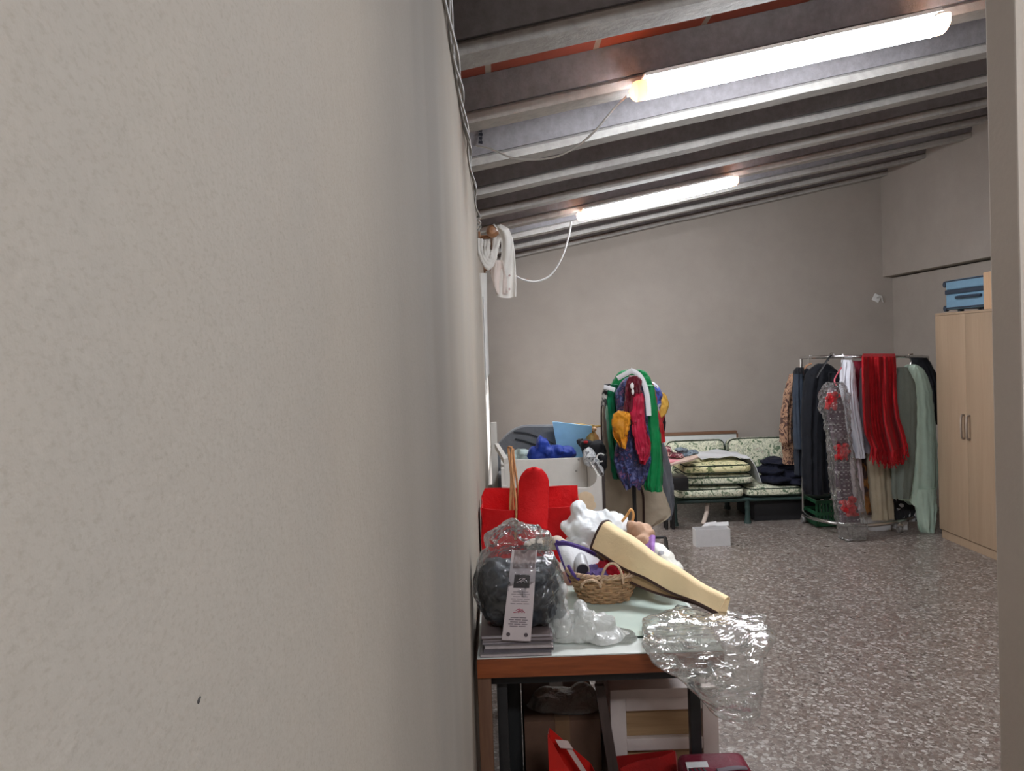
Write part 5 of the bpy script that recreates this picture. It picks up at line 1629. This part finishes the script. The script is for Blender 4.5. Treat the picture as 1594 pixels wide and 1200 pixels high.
garment('black_jacket', 'black jacket hanging from the right end of the rack between robe and wardrobe', 'jacket',
    [(553, 1422, 1432), (558, 1420, 1442), (572, 1424, 1451), (590, 1432, 1456), (620, 1438, 1458), (660, 1440, 1458)], 6.75, .06, fabric('jacket_black', (24, 25, 30), .75, .15), G2, nf=4, amp=.012, seed=39)
garment('floral_skirt', 'black skirt with white flowers showing under the mint robe', 'skirt',
    [(740, 1392, 1424), (775, 1391, 1426), (800, 1392, 1427), (810, 1394, 1426)], 6.6, .05, pattern('bw_floral', [(0, (24, 24, 28)), (.50, (26, 26, 30)), (.54, (196, 194, 196)), (.75, (210, 208, 208))], 13, 'noise', .8, .5), G2, seed=40)
# things on the floor below the rack
M_crate = plain('green_plastic', (26, 76, 48), .45, .1)
c0, c1 = A(1272, 800, 6.72), A(1312, 800, 6.72)
ct = thing('green_crate', ((c0.x + c1.x) / 2, 6.85, 0), 'green slatted plastic crate on the floor under the chrome rack', 'crate')
bm = nb()
zt = A(1290, 779, 6.72).z
for i in range(9):
    x = c0.x + (c1.x - c0.x) * i / 8
    box(bm, x - .007, x + .007, 6.72, 6.735, .01, zt)
for z in (.02, zt * .5, zt - .012):
    box(bm, c0.x - .008, c1.x + .008, 6.718, 6.737, z - .014, z + .014)
    box(bm, c0.x - .008, c1.x + .008, 6.985, 7.0, z - .014, z + .014)
    for x in (c0.x - .008, c1.x - .004):
        box(bm, x, x + .012, 6.737, 6.985, z - .014, z + .014)
box(bm, c0.x, c1.x, 6.735, 6.99, .004, .012)
obj('slatted_body', bm, M_crate, ct, smooth=False)
for l, r, tp, lab in ((1356, 1388, 823, 'white shoebox on the floor under the cream trousers'), (1397, 1414, 822, 'small white box on the floor under the floral skirt')):
    Yb_ = 6.52
    a_, b_ = A(l, tp, Yb_), A(r, tp, Yb_)
    t = thing('shoebox', ((a_.x + b_.x) / 2, Yb_ + .1, 0), lab, 'box')
    bm = nb(); box(bm, a_.x + .004, b_.x - .004, Yb_ + .004, Yb_ + .2, 0, max(.05, a_.z - .02), .002); obj('box_body', bm, M_card, t)
    bm = nb(); box(bm, a_.x, b_.x, Yb_, Yb_ + .204, max(.05, a_.z - .02) + .0003, max(.07, a_.z), .002); obj('lid', bm, M_card, t)
# ================================================================== wardrobe
wl = on_z(1463, 836, 0)
WFX = wl.x
wyb = wl.y
wyf = wyb - .80
zt = A(1455, 488, wyb).z
M_beech = wood('beech', (158, 134, 110), (169, 145, 120), 'Z', 3.0, .5, 16)
wr = thing('wardrobe', ((WFX + XR) / 2, (wyb + wyf) / 2, 0), 'tall two door beech wardrobe against the right wall', 'wardrobe')
xb = XR - .012
bm = nb()
box(bm, WFX + .02, xb, wyf, wyf + .018, .0, zt - .018); box(bm, WFX + .02, xb, wyb - .018, wyb, .0, zt - .018)
box(bm, WFX, xb, wyf, wyb, zt - .018, zt); box(bm, WFX + .02, xb, wyf + .018, wyb - .018, .07, .088); box(bm, xb - .01, xb, wyf + .018, wyb - .018, .088, zt - .018)
obj('carcass', bm, M_beech, wr, smooth=False)
bm = nb(); box(bm, WFX + .012, WFX + .028, wyf + .0185, wyb - .0185, 0, .066); obj('plinth', bm, M_beech, wr, smooth=False)
ym = (wyf + wyb) / 2
for k, (y0, y1) in enumerate(((wyf + .001, ym - .0015), (ym + .0015, wyb - .001))):
    bm = nb(); box(bm, WFX, WFX + .018, y0, y1, .072, zt - .020, .0015)
    d = obj('door', bm, M_beech, wr)
    hy_ = ym + (-.035 if k == 0 else .035)
    zc = A(1500, 665, ym).z
    bm = nb(); tube(bm, [V((WFX, hy_, zc + .09)), V((WFX - .02, hy_, zc + .085)), V((WFX - .026, hy_, zc + .04)), V((WFX - .026, hy_, zc - .04)), V((WFX - .02, hy_, zc - .085)), V((WFX, hy_, zc - .09))], .008, 8, 4)
    obj('handle', bm, plain('handle_steel', (150, 138, 128), .35, metal=.7), d)
# suitcase on top
M_suit = plain('suitcase_blue', (112, 148, 172), .4, .05)
M_suitd = plain('suitcase_dark', (40, 54, 70), .45, .1)
sx = WFX + .03
sy1 = wyb - .10
sy0 = sy1 - .50
szb, szt = zt + .022, zt + .255
sc_ = thing('suitcase', (sx + .17, (sy0 + sy1) / 2, zt), 'light blue hard suitcase with dark band lying on top of the wardrobe', 'suitcase')
for z0, z1 in ((szb, (szb + szt) / 2 + .006), ((szb + szt) / 2 + .036, szt)):
    bm = nb(); box(bm, sx, sx + .34, sy0, sy1, z0, z1, .018, 3); obj('shell_half', bm, M_suit, sc_)
bm = nb(); box(bm, sx - .004, sx + .344, sy0 - .004, sy1 + .004, (szb + szt) / 2 + .004, (szb + szt) / 2 + .038, .005); obj('dark_band', bm, M_suitd, sc_)
for z in (szb + .006, szt - .016):
    bm = nb(); box(bm, sx - .003, sx + .3, sy0 - .002, sy1 + .002, z, z + .012, .003); obj('edge_strip', bm, M_suitd, sc_)
bm = nb(); zh = (szb + szt) / 2 - .028; tube(bm, [V((sx - .004, sy0 + .04, zh)), V((sx - .024, sy0 + .07, zh)), V((sx - .024, sy0 + .30, zh)), V((sx - .004, sy0 + .34, zh))], .011, 8, 4); obj('carry_handle', bm, M_suitd, sc_)
for z in (szb + .012, szt - .03):
    for x in (sx + .02, sx + .30):
        bm = nb(); lathe(bm, V((x, sy1 + .026, z)), [(0, -.012), (.024, -.012), (.024, .012), (0, .012)], 14, 'X'); box(bm, x - .016, x + .016, sy1 - .002, sy1 + .02, z - .014, z + .014, .003); obj('wheel', bm, M_suitd, sc_)
for x in (sx + .06, sx + .28):
    bm = nb(); box(bm, x - .015, x + .015, sy0 + .08, sy0 + .12, zt, szb, .003); box(bm, x - .015, x + .015, sy1 - .12, sy1 - .08, zt, szb, .003); obj('foot', bm, M_suitd, sc_)
bm = nb(); box(bm, WFX + .01, WFX + .36, wyf + .03, sy0 - .012, zt + .0005, zt + .27, .004)
bx_ = tag(obj('wooden_box', bm, wood('box_wood', (196, 158, 124), (208, 172, 138), 'Z', 4)), 'light wooden box standing beside the suitcase on the wardrobe', 'box')
# wall fitting
p = A(1364, 464, YB)
wf = thing('wall_fitting', p - V((0, .01, .03)), 'small white broken wall fitting on the back wall near the corner', 'wall fitting')
bm = nb(); obox(bm, V((p.x, YB - .006, p.z)), (.075, .012, .075), Matrix.Rotation(.5, 3, 'Y'), .004); obj('plate', bm, M_white, wf)
bm = nb(); tube(bm, [V((p.x, YB - .012, p.z)), V((p.x + .03, YB - .04, p.z + .02)), V((p.x + .05, YB - .03, p.z - .03)), V((p.x + .07, YB - .012, p.z - .05))], .006, 6, 4); obj('loose_wire', bm, M_cable, wf)

# ------------------------------------------------------------------ camera, light, view
cd = bpy.data.cameras.new('camera')
cam = bpy.data.objects.new('camera', cd)
COL.objects.link(cam)
M3 = Matrix((_r, _u, -_f)).transposed()
cam.matrix_world = Matrix.Translation(EYE) @ M3.to_4x4()
cd.sensor_fit = 'HORIZONTAL'
cd.sensor_width = 36.0
cd.lens = F / 1594 * 36.0
cd.shift_x = (797 - PPX) / 1594
cd.shift_y = -(600 - PPY) / 1594
cd.clip_start = .01
cd.clip_end = 60
S.camera = cam
w = bpy.data.worlds.new('world'); S.world = w
w.use_nodes = True
w.node_tree.nodes['Background'].inputs[0].default_value = (.75, .85, 1.0, 1)
w.node_tree.nodes['Background'].inputs[1].default_value = .3
S.view_settings.view_transform = 'Standard'
S.view_settings.look = 'None'
S.view_settings.gamma = 1.0
S.view_settings.use_curve_mapping = False
S.view_settings.exposure = EXPOSURE
S.cycles.max_bounces = 10
S.cycles.diffuse_bounces = 5
S.cycles.transparent_max_bounces = 16
S.cycles.sample_clamp_indirect = 6.0
S.cycles.use_denoising = True
